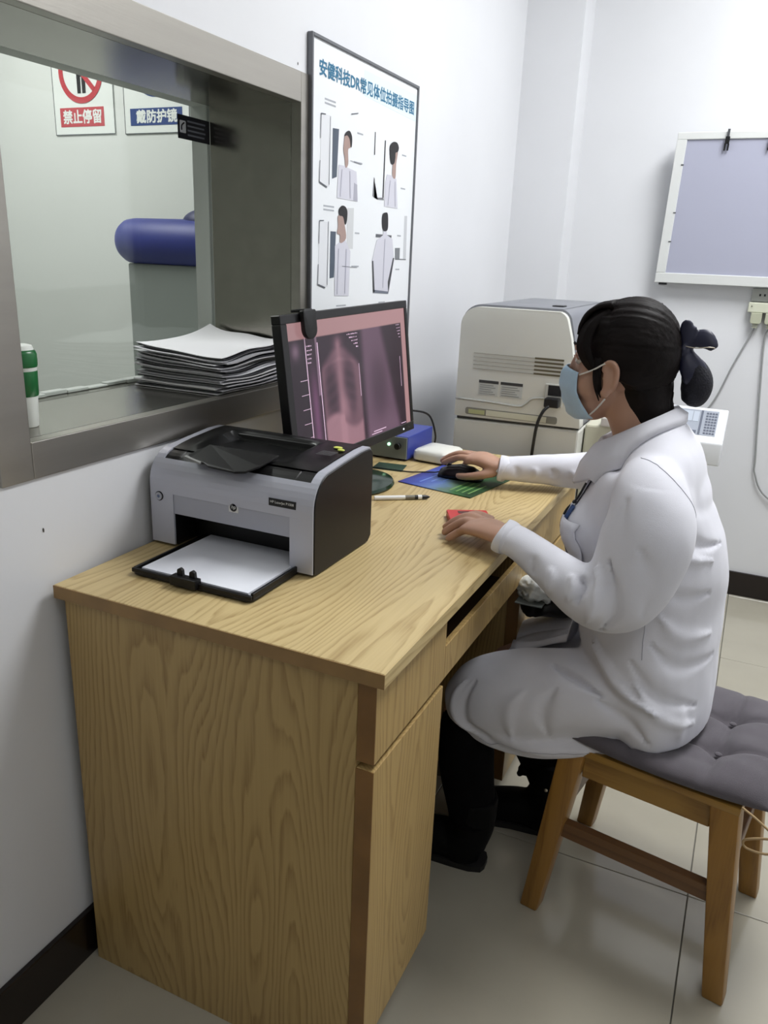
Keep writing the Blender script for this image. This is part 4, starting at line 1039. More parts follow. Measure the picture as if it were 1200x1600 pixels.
for k in range(5):
    z = 1.022 - k * .0105
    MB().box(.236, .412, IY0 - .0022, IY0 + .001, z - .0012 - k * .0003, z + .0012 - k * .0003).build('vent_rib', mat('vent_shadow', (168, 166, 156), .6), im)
    MB().box(.412, .492, IY0 - .0016, IY0 + .001, z - .0028, z + .0022).build('vent_slot', mat('vent_dark', (92, 84, 62), .7), im)
for (a, b, nm) in ((.257, .315, 0), (.321, .385, 1)):
    lb = MB().box(a, b, IY0 - .0012, IY0 + .001, .905, .948).build('rating_label', mat('label_grey', (190, 192, 188), .5), im)
    MB().box(a, b, IY0 - .0018, IY0 - .0011, .940, .948).build('label_head', mat('label_dark', (58, 58, 58), .5), lb)
    q = MB()
    for k in range(5): q.box(a + .004, b - .008 - .006 * (k % 3), IY0 - .0018, IY0 - .0011, .909 + k * .006, .9112 + k * .006)
    q = q.build('label_print', mat('label_ink', (140, 142, 140), .6), lb); q['kind'] = 'stuff'
# moulded step and lip
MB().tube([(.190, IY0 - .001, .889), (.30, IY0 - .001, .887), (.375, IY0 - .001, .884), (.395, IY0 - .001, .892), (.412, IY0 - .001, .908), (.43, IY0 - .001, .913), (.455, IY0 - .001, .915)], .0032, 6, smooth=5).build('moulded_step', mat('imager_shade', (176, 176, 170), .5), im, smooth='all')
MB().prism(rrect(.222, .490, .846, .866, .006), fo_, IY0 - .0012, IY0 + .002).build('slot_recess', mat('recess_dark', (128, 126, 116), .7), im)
MB().box(.285, .46, IY0 - .003, IY0 + .002, .8475, .8635).build('slot_plate', IMC, im)
MB().box(.232, .280, IY0 - .0022, IY0 + .002, .849, .861).build('slot_film', mat('film_edge', (176, 178, 130), .5), im)
inl = MB().box(.448, .500, IY0 - .004, IY0 + .002, .893, .957).build('power_inlet', mat('inlet_grey', (186, 186, 178), .5), im, bevel=.003)
MB().box(.458, .500, IY0 - .0052, IY0 - .003, .925, .953).build('rocker_switch', DK, inl)
plg = thing('power_cord', 'black mains lead plugged into the rear of the film printer', 'power cord', (.478, IY0 - .02, .90))
MB().box(.456, .496, IY0 - .034, IY0 - .0056, .896, .921).build('connector', KN, plg, bevel=.003)
MB().tube([(.470, IY0 - .030, .900), (.458, IY0 - .040, .885), (.446, IY0 - .042, .85), (.440, IY0 - .040, .79), (.436, IY0 - .036, .70), (.434, IY0 - .034, .5), (.44, IY0 - .030, .2), (.46, IY0 - .03, .02), (.52, IY0 + .0 - .03, .008)], .0045, 8, smooth=6).build('lead', KN, plg, smooth='all')
# side unit (cream) at the right of the cabinet
MB().box(.556, .70, 1.40, 1.78, .012, .845).build('side_cabinet', IMC, im, bevel=.006)
MB().box(.60, .69, 1.385, 1.46, .846, .872).build('side_tray', mat('side_tray', (206, 200, 196), .5), im, bevel=.004)

# ------------------------------------------------------------------ keypad console
co = thing('keypad_console', 'white control console with grey keypad behind the woman', 'control panel', (.78, 1.98, 0))
CY0, CY1, CX0_, CX1_ = 1.90, 2.02, .60, .908
q = MB(); sec = [(CY0, .660), (CY0 - .004, .735), (CY0 + .004, .742), (CY1 - .006, .828), (CY1 + .006, .826), (CY1 + .01, .66)]
q.prism(sec, lambda u, v, w_: (w_, u, v), CX0_, CX1_); q.build('case', mat('console_white', (228, 230, 234), .4), co, bevel=.006, seg=3, smooth=True)
sl = np.array([CY1 - .006 - CY0 - .004, .828 - .742]); sl /= np.linalg.norm(sl); nl = np.array([-sl[1], sl[0]])
KP = lambda u, v, w_: (u, CY0 + .004 + sl[0] * v + nl[0] * w_, .742 + sl[1] * v + nl[1] * w_)
kp = MB().prism([(.64, .018), (.880, .018), (.880, .128), (.64, .128)], KP, 0, .0012).build('keypad', mat('keypad_grey', (150, 156, 168), .45), co)
KD = mat('key_dark', (84, 90, 106), .5); KL = mat('key_light', (176, 184, 196), .45)
for r_ in range(8):
    for c_ in range(4):
        MB().prism([(.842 + c_ * .009, .024 + r_ * .0125), (.849 + c_ * .009, .024 + r_ * .0125), (.849 + c_ * .009, .031 + r_ * .0125), (.842 + c_ * .009, .031 + r_ * .0125)], KP, .0013, .0024).build('key', KD, kp)
for (a, b, c, d, mm) in ((.825, .832, .02, .126, KD), (.765, .80, .075, .120, KL), (.803, .82, .075, .120, KL), (.70, .76, .085, .122, KD), (.76, .82, .022, .036, KD), (.65, .69, .03, .12, KL)):
    MB().prism([(a, c), (b, c), (b, d), (a, d)], KP, .0013, .0022).build('key_field', mm, kp)
MB().box(.66, .78, 1.93, 2.00, .02, .6605).build('column', VBW, co, bevel=.004); MB().box(.60, .82, 1.86, 2.08, 0.0003, .022).build('foot_plate', VBW, co, bevel=.004)
# ------------------------------------------------------------------ the seated woman
from mathutils.bvhtree import BVHTree
SKIN = mat('skin', (184, 144, 122), .5, 0, .05, 18, .05, 300, sss=.08)
COAT = mat('coat_cotton', (222, 222, 230), .8, 0, .012, 30, .12, 700, sheen=.15)
COATS = mat('coat_seam', (172, 172, 182), .85)
BLK = mat('trouser_black', (8, 7, 9), .9, 0, .2, 40, .3, 300, spec=.1)
BOOT = mat('boot_black', (6, 6, 7), .7, 0, .2, 30, .2, 200, spec=.15)
HAIR = mat('hair_black', (19, 14, 13), .6, 0, .35, 60, .5, 130, spec=.15, stretch=(.25, 1.6, .8))
person = thing('person', 'woman in white lab coat and blue face mask seated at the desk', 'person', (.84, .68, 0))
HC = np.array([.750, .700, 1.115])

def head_shapes(m):
    m.ell((.751, .70, 1.120), (.075, .070, .085), None, 32, 24)
    m.ell((.712, .70, 1.085), (.060, .060, .082), None, 28, 20); m.ell((.708, .70, 1.143), (.047, .058, .050), None, 28, 20)
    m.ell((.692, .70, 1.030), (.042, .047, .040), None, 24, 16)
    m.ell((.668, .70, 1.013), (.019, .023, .016), None, 20, 14)
    for s in (-1, 1):
        m.ell((.690, .70 + s * .034, 1.062), (.030, .026, .034), None, 20, 14)
        m.ell((.666, .70 + s * .022, 1.128), (.015, .026, .012), None, 16, 10)
        # ear: rim and lobe standing off the skull
        ex = .728; ey = .70 + s * .072
        m.limb([((ex + .006, ey - s * .006, 1.055), .006, .004), ((ex + .014, ey + s * .006, 1.075), .006, .005), ((ex + .015, ey + s * .012, 1.098), .006, .005), ((ex + .004, ey + s * .010, 1.111), .006, .005), ((ex - .009, ey + s * .003, 1.106), .005, .004), ((ex - .012, ey - s * .004, 1.092), .005, .004)], 10, 4)
        m.ell((ex + .003, ey + s * .002, 1.082), (.015, .0055, .026), None, 16, 12)
        m.ell((ex - .004, ey + s * .002, 1.054), (.009, .0055, .011), None, 12, 10)
    m.limb([((.660, .70, 1.118), .007, .009), ((.651, .70, 1.092), .008, .009), ((.645, .70, 1.073), .010, .009), ((.651, .70, 1.062), .011, .009)], 14, 5)
    m.limb([((.656, .678, 1.040), .004, .004), ((.648, .70, 1.041), .007, .006), ((.656, .722, 1.040), .004, .004)], 10, 5, side=(0, 0, 1))
    m.limb([((.657, .682, 1.032), .004, .004), ((.650, .70, 1.030), .007, .006), ((.657, .718, 1.032), .004, .004)], 10, 5, side=(0, 0, 1))

def finger(m, pts, r0, r1):
    n = len(pts)
    keys = [(p, r0 + (r1 - r0) * i / (n - 1), (r0 + (r1 - r0) * i / (n - 1)) * .95) for i, p in enumerate(pts)]
    d = np.array(pts[-1]) - np.array(pts[-2]); d /= np.linalg.norm(d)
    keys.append((tuple(np.array(pts[-1]) + d * r1 * .6), r1 * .75, r1 * .7)); keys.append((tuple(np.array(pts[-1]) + d * r1), r1 * .2, r1 * .2))
    m.limb(keys, 12, 5, side=(.3, .9, .1))

bd = MB()
head_shapes(bd)
bd.limb([((.800, .70, .93), .062, .060), ((.790, .70, .975), .054, .053), ((.772, .70, 1.015), .049, .052), ((.758, .70, 1.06), .048, .058)], 24, 5)
# trunk core and limbs (mostly under the coat)
bd.limb([((.90, .69, .46), .14, .08), ((.885, .69, .54), .15, .10), ((.850, .69, .66), .12, .095), ((.83, .69, .78), .13, .10), ((.82, .69, .88), .14, .085), ((.81, .69, .935), .11, .055), ((.80, .69, .96), .05, .045)], 24, 5)
bd.limb([((.815, .56, .92), .04, .04), ((.83, .50, .86), .035, .035), ((.81, .47, .745), .026, .026), ((.72, .475, .765), .024, .024), ((.625, .487, .797), .026, .022), ((.600, .492, .798), .027, .019)], 16, 5)
bd.limb([((.80, .83, .92), .04, .04), ((.775, .90, .88), .042, .042), ((.69, 1.00, .812), .036, .036), ((.58, .985, .806), .034, .032), ((.475, .940, .806), .026, .021), ((.448, .930, .807), .027, .019)], 16, 5)
# left hand: palm down over the red packet, fingers hooked
bd.limb([((.612, .490, .798), .026, .018), ((.590, .498, .800), .031, .017), ((.560, .516, .800), .040, .016), ((.537, .530, .796), .043, .014), ((.526, .537, .791), .040, .010)], 20, 5, side=(.35, .9, 0))
LF = [[(.550, .573, .803), (.516, .575, .810), (.490, .574, .802), (.471, .570, .790)],
      [(.542, .553, .804), (.508, .555, .811), (.482, .553, .802), (.463, .550, .789)],
      [(.545, .532, .802), (.512, .534, .808), (.488, .532, .799), (.469, .529, .786)],
      [(.552, .512, .798), (.524, .513, .801), (.502, .511, .793), (.485, .509, .783)]]
LF = [[(x + .004, y, z - (.006, .007, .010, .013)[i]) for i, (x, y, z) in enumerate(f_)] for f_ in LF]
for f_ in LF: finger(bd, f_, .0100, .0080)
finger(bd, [(.585, .518, .794), (.560, .556, .788), (.535, .590, .785), (.512, .612, .784), (.494, .626, .783)], .0125, .0080)
# right hand on the mouse
bd.limb([((.470, .938, .807), .026, .019), ((.440, .932, .813), .030, .018), ((.412, .940, .820), .038, .017), ((.390, .945, .820), .041, .014), ((.380, .948, .815), .038, .010)], 20, 5, side=(.05, 1, 0))
RF = [[(.398, .921, .820), (.362, .921, .822), (.334, .926, .812), (.314, .929, .800)],
      [(.392, .942, .822), (.352, .946, .825), (.323, .948, .814), (.303, .949, .800)],
      [(.395, .962, .820), (.358, .972, .821), (.332, .976, .808), (.316, .978, .794)],
      [(.403, .980, .814), (.375, .993, .812), (.355, .997, .797), (.344, .996, .784)]]
for f_ in RF: finger(bd, f_, .0096, .0072)
finger(bd, [(.448, .916, .800), (.425, .902, .793), (.400, .899, .786), (.376, .903, .781), (.362, .907, .780)], .0125, .0082)
# legs
bd.limb([((.90, .61, .48), .06, .05), ((.72, .585, .460), .056, .05), ((.565, .57, .42), .046, .046), ((.535, .568, .37), .050, .05), ((.54, .568, .25), .046, .05), ((.565, .568, .12), .036, .036), ((.57, .568, .06), .034, .034)], 18, 6)
bd.limb([((.90, .77, .47), .07, .065), ((.73, .785, .46), .068, .065), ((.585, .785, .43), .055, .055), ((.563, .784, .38), .050, .05), ((.62, .775, .25), .046, .05), ((.685, .765, .13), .036, .036), ((.70, .762, .08), .034, .034)], 18, 6)
bd.build('body', SKIN, person, smooth='all', remesh=.0036, relax=5)

# eyes, brows
for s in (-1, 1):
    e = MB(); e.ell((.6665, .70 + s * .029, 1.104), (.0095, .0125, .0085), None, 16, 12); eo = e.build('eye', mat('eye_white', (214, 208, 202), .25), person, smooth='all')
    e = MB(); e.ell((.6605, .70 + s * .028, 1.1035), (.0045, .0052, .0055), None, 14, 10); e.build('iris', mat('iris_dark', (24, 16, 12), .15), eo, smooth='all')
    e = MB(); e.limb([((.6600, .70 + s * .014, 1.108), .0012, .002), ((.6555, .70 + s * .028, 1.1115), .0016, .0035), ((.6650, .70 + s * .044, 1.107), .0012, .002)], 8, 5, side=(0, 0, 1)); e.build('eyelid', SKIN, eo, smooth='all')
    e = MB(); e.limb([((.6500, .70 + s * .010, 1.1290), .002, .002), ((.6515, .70 + s * .028, 1.1345), .0026, .002), ((.664, .70 + s * .046, 1.130), .0012, .0015)], 8, 5, side=(0, 0, 1)); e.build('eyebrow', HAIR, person, smooth='all')

# hair: grown off a copy of the head
hm = MB(); hm.ell((.751, .70, 1.120), (.075, .070, .085), None, 32, 24); hm.ell((.712, .70, 1.085), (.060, .060, .082), None, 28, 20); hm.ell((.708, .70, 1.143), (.047, .058, .050), None, 28, 20); hm.ell((.692, .70, 1.030), (.042, .047, .040), None, 24, 16)
hm.limb([((.790, .70, .985), .052, .052), ((.772, .70, 1.02), .050, .053), ((.762, .70, 1.06), .05, .058)], 24, 5)
def hair_fn(me):
    bm = bmesh.new(); bm.from_mesh(me)
    bm.normal_update()
    def mask(c):
        u = HC[0] - c.x
        lim = np.interp(c.z, [.985, 1.005, 1.03, 1.06, 1.075, 1.09, 1.11, 1.145, 1.172, 1.192, 1.25], [-.070, -.040, -.022, -.010, .004, .046, .056, .068, .076, .110, .2])
        lim += .003 * math.sin(c.z * 90 + c.y * 60)
        return lim - u
    mk = {v: mask(v.co) for v in bm.verts}
    nrm = {v: v.normal.copy() for v in bm.verts}
    dele = [f for f in bm.faces if max(mk[v] for v in f.verts) < -.014]
    for v in bm.verts:
        k = mk[v]; t = min(max(k / .030, 0), 1); t = t * t * (3 - 2 * t)
        c = v.co
        th = .011 + .005 * math.exp(-((c.z - 1.195) / .03) ** 2) + .002 * min(max((c.x - .74) / .08, 0), 1)
        if c.z < 1.03: th *= max((c.z - .985) / .045, .15)
        # combed back strands, converging on the clip
        p = np.array([c.x - .85, c.y - .71, c.z - 1.13]); ang = math.atan2(p[2], p[1])
        st = noise.noise((ang * 16, p[0] * 2.0, 1.3)) * .0016 + noise.noise((ang * 44, p[0] * 3, 4.0)) * .0009
        v.co = c + nrm[v] * ((th + st * 1.5) * t + max(-.003, min(.001, k * .3)))
    bmesh.ops.delete(bm, geom=dele, context='FACES')
    bm.to_mesh(me); bm.free()
hm.build('hair', HAIR, person, smooth='all', remesh=.004, relax=6, func=hair_fn)
# side-swept fringe and a loose lock in front of each ear
q = MB()
for s_ in (-1, 1):
    Y = lambda d: .70 + s_ * d
    for k in range(5):
        e = k / 4.0
        q.limb([((.712 - .012 * e, Y(.044 - .006 * e), 1.196 - .004 * e), .004, .006), ((.688 - .012 * e, Y(.058 - .006 * e), 1.172 - .006 * e), .004, .009), ((.680 - .010 * e, Y(.0655 - .007 * e), 1.140 - .008 * e), .0035, .009), ((.690 - .008 * e, Y(.0685 - .006 * e), 1.112 - .006 * e), .003, .007), ((.702 - .008 * e, Y(.0690 - .006 * e), 1.092 - .002 * e), .0012, .003)], 10, 4, side=(0, 1, 0))
    for k in range(3):
        q.limb([((.704 + .003 * k, Y(.068), 1.115), .0025, .005), ((.702 + .004 * k, Y(.0705), 1.088), .0022, .004), ((.706 + .004 * k, Y(.0690), 1.062), .0018, .003), ((.714 + .002 * k, Y(.0640), 1.038 + .006 * k), .0008, .001)], 8, 4, side=(0, 1, 0))
for k in range(17):
    y = .658 + k * .0052
    q.limb([((.716, y, 1.206 + .002 * math.sin(k * 2.1)), .0072, .007), ((.694, y - .001, 1.203 + .002 * math.sin(k * 1.7)), .006, .005), ((.674, y - .004, 1.190), .0058, .0045), ((.664, y - .009, 1.170), .0046, .0036), ((.661, y - .013, 1.152 + .004 * math.sin(k * 2.7)), .0015, .0015)], 8, 4)
q.build('fringe', HAIR, person, smooth='all')
# navy bow clip with net bun
NAV = mat('bow_navy', (24, 26, 52), .45, 0, .1, 40); NET = mat('net_navy', (12, 12, 26), .75, 0, .3, 120, .9, 260)
bw = MB()
bw.limb([((.842, .712, 1.132), .010, .010), ((.860, .712, 1.150), .014, .008), ((.884, .708, 1.152), .016, .007), ((.903, .704, 1.142), .010, .005), ((.906, .703, 1.139), .003, .003)], 14, 5, side=(0, .4, 1))
bw.limb([((.842, .712, 1.130), .010, .010), ((.846, .705, 1.152), .016, .008), ((.846, .702, 1.172), .018, .006), ((.850, .700, 1.178), .006, .003)], 14, 5, side=(1, .4, 0))
bw.limb([((.842, .712, 1.132), .014, .012), ((.856, .704, 1.114), .022, .012), ((.872, .700, 1.098), .026, .010), ((.878, .699, 1.090), .024, .005)], 14, 5, side=(1, .2, 0))
bw.limb([((.840, .712, 1.128), .010, .010), ((.836, .735, 1.135), .014, .008), ((.845, .76, 1.142), .016, .006), ((.848, .772, 1.142), .004, .003)], 14, 5, side=(0, 0, 1))
bw.ell((.842, .706, 1.132), (.013, .014, .013))
bw.v = [(p[0] - .002 - (p[0] - .842) * .18, p[1] - .004, p[2] + .001 + (p[2] - 1.13) * .1) for p in bw.v]
bo_ = bw.build('hair_bow', NAV, person, smooth='all', remesh=.0022, relax=2)
MB().tube([(.838, .694, 1.142), (.862, .690, 1.140), (.882, .692, 1.143), (.892, .696, 1.142)], .0010, 6, smooth=4).build('bow_chain', mat('chain_silver', (214, 206, 190), .25, .8), bo_, smooth='all')
nb_ = MB(); nb_.limb([((.846, .712, 1.112), .010, .012), ((.866, .712, 1.102), .024, .022), ((.878, .712, 1.080), .028, .027), ((.878, .712, 1.058), .028, .026), ((.873, .712, 1.040), .018, .018), ((.871, .712, 1.034), .005, .005)], 20, 6)
nb_.v = [(p[0] - .008, p[1], p[2] + .001) for p in nb_.v]
nb_.build('bun_net', NET, person, smooth='all')

# face mask
MSK = mat('mask_blue', (184, 212, 234), .75, 0, .04, 30, .2, 300); MSW = mat('mask_strap', (226, 224, 218), .6)
mk_ = MB(); nu, nv = 28, 22; V_ = np.zeros((nu + 1, nv + 1, 3))
for a in range(nu + 1):
    a_ = -1 + 2 * a / nu
    for b in range(nv + 1):
        t = b / nv; th = math.radians(np.interp(t, [0, .25, .6, 1], [84, 74, 60, 56])) * a_
        z = np.interp(t, [0, .12, .5, .85, 1], [.992, 1.002, 1.040, 1.078, 1.090])
        A = np.interp(t, [0, .12, .3, .55, .8, 1], [.046, .062, .069, .073, .074, .068])
        B = np.interp(t, [0, .12, .5, 1], [.036, .045, .060, .058])
        pl = .0013 * math.sin(t * 22) * math.cos(th)
        nose = .009 * math.exp(-(th / .38) ** 2) * np.interp(t, [0, .3, .55, .8, 1], [0, .15, .75, 1, .35])
        V_[a, b] = (.708 - (A + pl) * math.cos(th) - nose, .70 + (B + .006) * math.sin(th), z - .014 * (1 - math.cos(th)) * t + .010 * (1 - math.cos(th)) * (1 - t))
idx = lambda a, b: a * (nv + 1) + b
inn = V_.copy(); inn[:, :, 0] += .0016
mk_.add(V_.reshape(-1, 3), [(idx(a, b), idx(a + 1, b), idx(a + 1, b + 1), idx(a, b + 1)) for a in range(nu) for b in range(nv)])
mo_ = mk_.build('face_mask', MSK, person, smooth='all', fix=False)
sm = mo_.modifiers.new('thick', 'SOLIDIFY'); sm.thickness = .0012
for s in (-1, 1):
    MB().tube([(.672, .70 + s * .054, 1.080), (.698, .70 + s * .070, 1.093), (.722, .70 + s * .079, 1.108), (.738, .70 + s * .082, 1.108), (.744, .70 + s * .078, 1.098)], .0016, 6, smooth=5).build('ear_loop', MSW, mo_, smooth='all')
    MB().tube([(.698, .70 + s * .050, 1.008), (.712, .70 + s * .066, 1.024), (.726, .70 + s * .076, 1.044)], .0016, 6, smooth=5).build('ear_loop', MSW, mo_, smooth='all')

# ---- coat
ct = MB()
ct.limb([((.895, .69, .425), .185, .100), ((.885, .69, .49), .192, .112), ((.862, .69, .57), .180, .130), ((.848, .69, .65), .166, .136), ((.838, .69, .72), .164, .143), ((.822, .69, .80), .170, .138), ((.822, .69, .87), .178, .112), ((.832, .69, .920), .184, .080), ((.822, .69, .955), .146, .066), ((.806, .69, .985), .075, .058)], 32, 6)
for s in (-1, 1): ct.ell((.850, .69 + s * .105, .875), (.058, .080, .070), None, 20, 14)
ct.ell((.856, .69, .865), (.074, .13, .075), None, 24, 16)
# bust
for s in (-1, 1): ct.ell((.737, .69 + s * .072, .800), (.052, .062, .062), None, 20, 14)
# left sleeve
ct.limb([((.825, .585, .920), .050, .052), ((.836, .535, .903), .060, .064), ((.846, .494, .858), .066, .076), ((.838, .474, .80), .064, .076), ((.818, .464, .745), .055, .066), ((.785, .462, .728), .050, .056), ((.735, .470, .742), .043, .046), ((.68, .479, .768), .038, .037), ((.635, .486, .790), .035, .031), ((.604, .491, .799), .036, .030), ((.598, .492, .800), .035, .029)], 24, 6, side=(.2, 1, 0))
# right sleeve
ct.limb([((.815, .80, .925), .050, .050), ((.805, .850, .915), .062, .062), ((.775, .915, .875), .064, .066), ((.720, .985, .830), .058, .060), ((.685, 1.010, .815), .052, .050), ((.635, 1.005, .810), .046, .044), ((.56, .975, .808), .040, .038), ((.50, .950, .806), .035, .032), ((.462, .935, .806), .034, .029), ((.456, .934, .806), .033, .028)], 24, 6, side=(.2, 1, 0))
# skirt over the thighs
ct.limb([((.95, .600, .488), .080, .068), ((.86, .595, .486), .092, .072), ((.75, .585, .470), .092, .086), ((.64, .575, .436), .085, .096), ((.56, .570, .408), .074, .086), ((.520, .568, .392), .060, .060), ((.503, .568, .384), .040, .040)], 24, 6)
ct.limb([((.95, .780, .488), .080, .068), ((.86, .785, .486), .092, .072), ((.75, .790, .472), .090, .084), ((.66, .790, .442), .082, .086), ((.60, .788, .425), .070, .074), ((.570, .787, .415), .050, .050)], 24, 6)
ct.limb([((.95, .69, .488), .12, .068), ((.80, .69, .488), .12, .068), ((.68, .685, .455), .12, .055), ((.60, .68, .430), .10, .045), ((.56, .68, .415), .07, .025)], 24, 6)
# hem drooping between and behind the knees
ct.limb([((.840, .575, .415), .070, .024), ((.74, .575, .380), .080, .034), ((.65, .572, .366), .080, .040), ((.58, .570, .368), .066, .040), ((.54, .568, .380), .050, .030)], 20, 5)

FOLDS = []
def fold(pts, w, amp): FOLDS.append((catmull(pts, 6), w, amp))
# elbow gathers of the near sleeve (inside of the bend, then round the outside)
fold([(.752, .43, .785), (.760, .425, .762), (.756, .42, .735)], .0075, -.016)
fold([(.738, .43, .780), (.744, .425, .755), (.738, .42, .730)], .008, .010)
fold([(.768, .425, .800), (.782, .415, .770), (.785, .41, .730), (.775, .415, .700)], .011, .011)
fold([(.790, .42, .815), (.812, .41, .77), (.818, .405, .72), (.80, .42, .685)], .010, -.010)
fold([(.700, .44, .775), (.705, .435, .755), (.700, .435, .735)], .010, .007)
fold([(.665, .45, .790), (.668, .445, .770), (.662, .445, .752)], .010, -.006)
fold([(.845, .41, .845), (.870, .415, .79), (.862, .42, .735)], .024, -.005)
fold([(.795, .45, .92), (.790, .425, .85), (.80, .42, .77)], .024, -.004)
# folds across the back from the armpit
fold([(.900, .50, .845), (.935, .53, .835), (.965, .58, .822), (.975, .64, .815)], .010, -.007)
fold([(.895, .50, .815), (.935, .53, .800), (.970, .59, .790)], .010, .006)
fold([(.885, .50, .745), (.930, .53, .725), (.970, .58, .730)], .013, -.006)
fold([(.890, .50, .690), (.935, .53, .655), (.980, .60, .65)], .016, .006)
fold([(.880, .50, .640), (.930, .53, .600), (.985, .62, .60)], .013, -.006)
fold([(.845, .505, .60), (.90, .51, .545), (.97, .56, .52)], .014, -.006)
fold([(.86, .505, .56), (.91, .51, .505), (.965, .56, .485)], .012, .006)
# lap folds
fold([(.692, .52, .600), (.723, .50, .590), (.762, .495, .560), (.805, .495, .530)], .008, -.016)
fold([(.735, .51, .605), (.775, .50, .578), (.830, .50, .545), (.90, .505, .515)], .014, .012)
fold([(.80, .49, .52), (.85, .495, .49), (.90, .50, .45)], .012, -.008)
fold([(.72, .495, .52), (.705, .49, .47), (.72, .492, .41)], .014, -.005)
fold([(.66, .49, .50), (.64, .487, .45), (.65, .49, .38)], .014, .004)
fold([(.556, .50, .492), (.545, .50, .433), (.560, .50, .383), (.62, .495, .350), (.70, .49, .345)], .011, -.006)
fold([(.535, .51, .485), (.518, .51, .436), (.532, .50, .382), (.59, .49, .355)], .010, .006)
fold([(.56, .495, .385), (.63, .485, .36), (.72, .49, .35)], .009, -.005)
# far sleeve
for k in range(4): fold([(.50 + .045 * k, .90, .83), (.505 + .045 * k, .905, .81), (.50 + .045 * k, .91, .79)], .009, .004 if k % 2 else -.004)
def coat_fn(me):
    n = len(me.vertices); co = np.empty(n * 3, np.float64); me.vertices.foreach_get('co', co); co = co.reshape(-1, 3)
    nr = np.empty(n * 3, np.float64); me.vertex_normals.foreach_get('vector', nr); nr = nr.reshape(-1, 3)
    d = np.zeros(n)
    b0 = bmesh.new(); b0.from_mesh(me); tr = BVHTree.FromBMesh(b0); b0.free()
    for pts, w, amp in FOLDS:
        P = np.array([tr.find_nearest(Vector(p))[0][:] for p in pts]); best = np.full(n, 9.0)
        for i in range(len(P) - 1):
            a, b = P[i], P[i + 1]; ab = b - a
            t = np.clip(((co - a) @ ab) / (ab @ ab + 1e-12), 0, 1)
            dist = np.linalg.norm(co - (a + t[:, None] * ab), axis=1)
            tt = (i + t) / (len(P) - 1)
            best = np.minimum(best, dist / np.clip(np.sin(np.pi * np.clip(tt, .06, .94)), .2, 1))
        # the fold line runs just off the cloth: take the distance beyond the gap
        d += amp * np.exp(-(best / w) ** 2)
    for i in range(n):
        x, y, z = co[i]
        d[i] += (.0034 * noise.noise((x * 9, y * 9, z * 13)) if z < .93 else .001 * noise.noise((x * 9, y * 9, z * 13))) + .0010 * noise.noise((x * 26 + 3, y * 26, z * 20))
    co += nr * d[:, None]
    me.vertices.foreach_set('co', co.ravel()); me.update()
coat = ct.build('lab_coat', COAT, person, smooth='all', remesh=.0055, relax=16, func=coat_fn)
# surface tools on the coat
M_ = wmat(person)
bmx = bmesh.new(); bmx.from_mesh(coat.data); bmx.transform(M_); TREE = BVHTree.FromBMesh(bmx)
def on_coat(p, off=.001):
    loc, nr, i, d = TREE.find_nearest(Vector(p)); return np.array(loc + nr * off)
def shot(p, dr, off=.002):
    loc, nr, i, d = TREE.ray_cast(Vector(p), Vector(dr).normalized())
    return None if loc is None else np.array(loc - Vector(dr).normalized() * off)
def seam(name, pts, r=.0007, n=8, m_=COATS):
    P = [on_coat(p, r * .3) for p in catmull(pts, n)]
    return MB().tube(P, r, 6).build(name, m_, coat, smooth='all')
seam('shoulder_seam', [(.800, .55, .985), (.838, .515, .985), (.880, .495, .955), (.905, .500, .915), (.912, .515, .875)])
seam('side_seam', [(.862, .51, .68), (.864, .505, .64), (.866, .503, .61)])
seam('hem_stitch', [(.86, .50, .415), (.76, .49, .385), (.66, .488, .362), (.58, .492, .35)])
# turned-down collar
cl_ = MB(); rings = []
for k in range(41):
    ph = math.radians(-146 + 292 * k / 40); f = (1 - math.cos(ph)) / 2        # 0 back, 1 front
    cx0, cy0 = .786, .695
    dx, dy = math.cos(ph), math.sin(ph)
    zt = 1.034 - .086 * f ** 1.15; zo = .988 - .118 * f ** .95
    ri = .057; ro = .080 + .016 * math.sin(ph) ** 2 + .004 * f
    ox, oy = cx0 + dx * ro - .034 * f, cy0 + dy * (ro + .004)
    hit = TREE.ray_cast(Vector((ox, oy, 1.25)), Vector((0, 0, -1)))[0]
    if hit is not None and hit.z > zo - .03 and f < .82: zo = hit.z + .006
    p_in = (cx0 + dx * ri - .022 * f, cy0 + dy * (ri + .002), zt - .050)
    p_t0 = (cx0 + dx * (ri + .001) - .022 * f, cy0 + dy * (ri + .003), zt - .002)
    p_t1 = (cx0 + dx * (ri + .005) - .022 * f, cy0 + dy * (ri + .007), zt)
    p_t2 = (cx0 + dx * (ri + .010) - .022 * f, cy0 + dy * (ri + .012), zt - .004)
    p_o0 = (cx0 + dx * ro - .034 * f, cy0 + dy * (ro + .004), zo)
    p_o1 = (cx0 + dx * (ro - .004) - .034 * f, cy0 + dy * ro, zo - .005)
    p_m = (cx0 + dx * (ri + .006) - .022 * f, cy0 + dy * (ri + .008), zt - .045)
    rings.append([p_in, p_t0, p_t1, p_t2, tuple(.5 * (np.array(p_t2) + np.array(p_o0)) + np.array([dx, dy, .6]) * .006), p_o0, p_o1, p_m])
cl_.loft(rings); cl_.build('collar', COAT, coat, smooth='all')
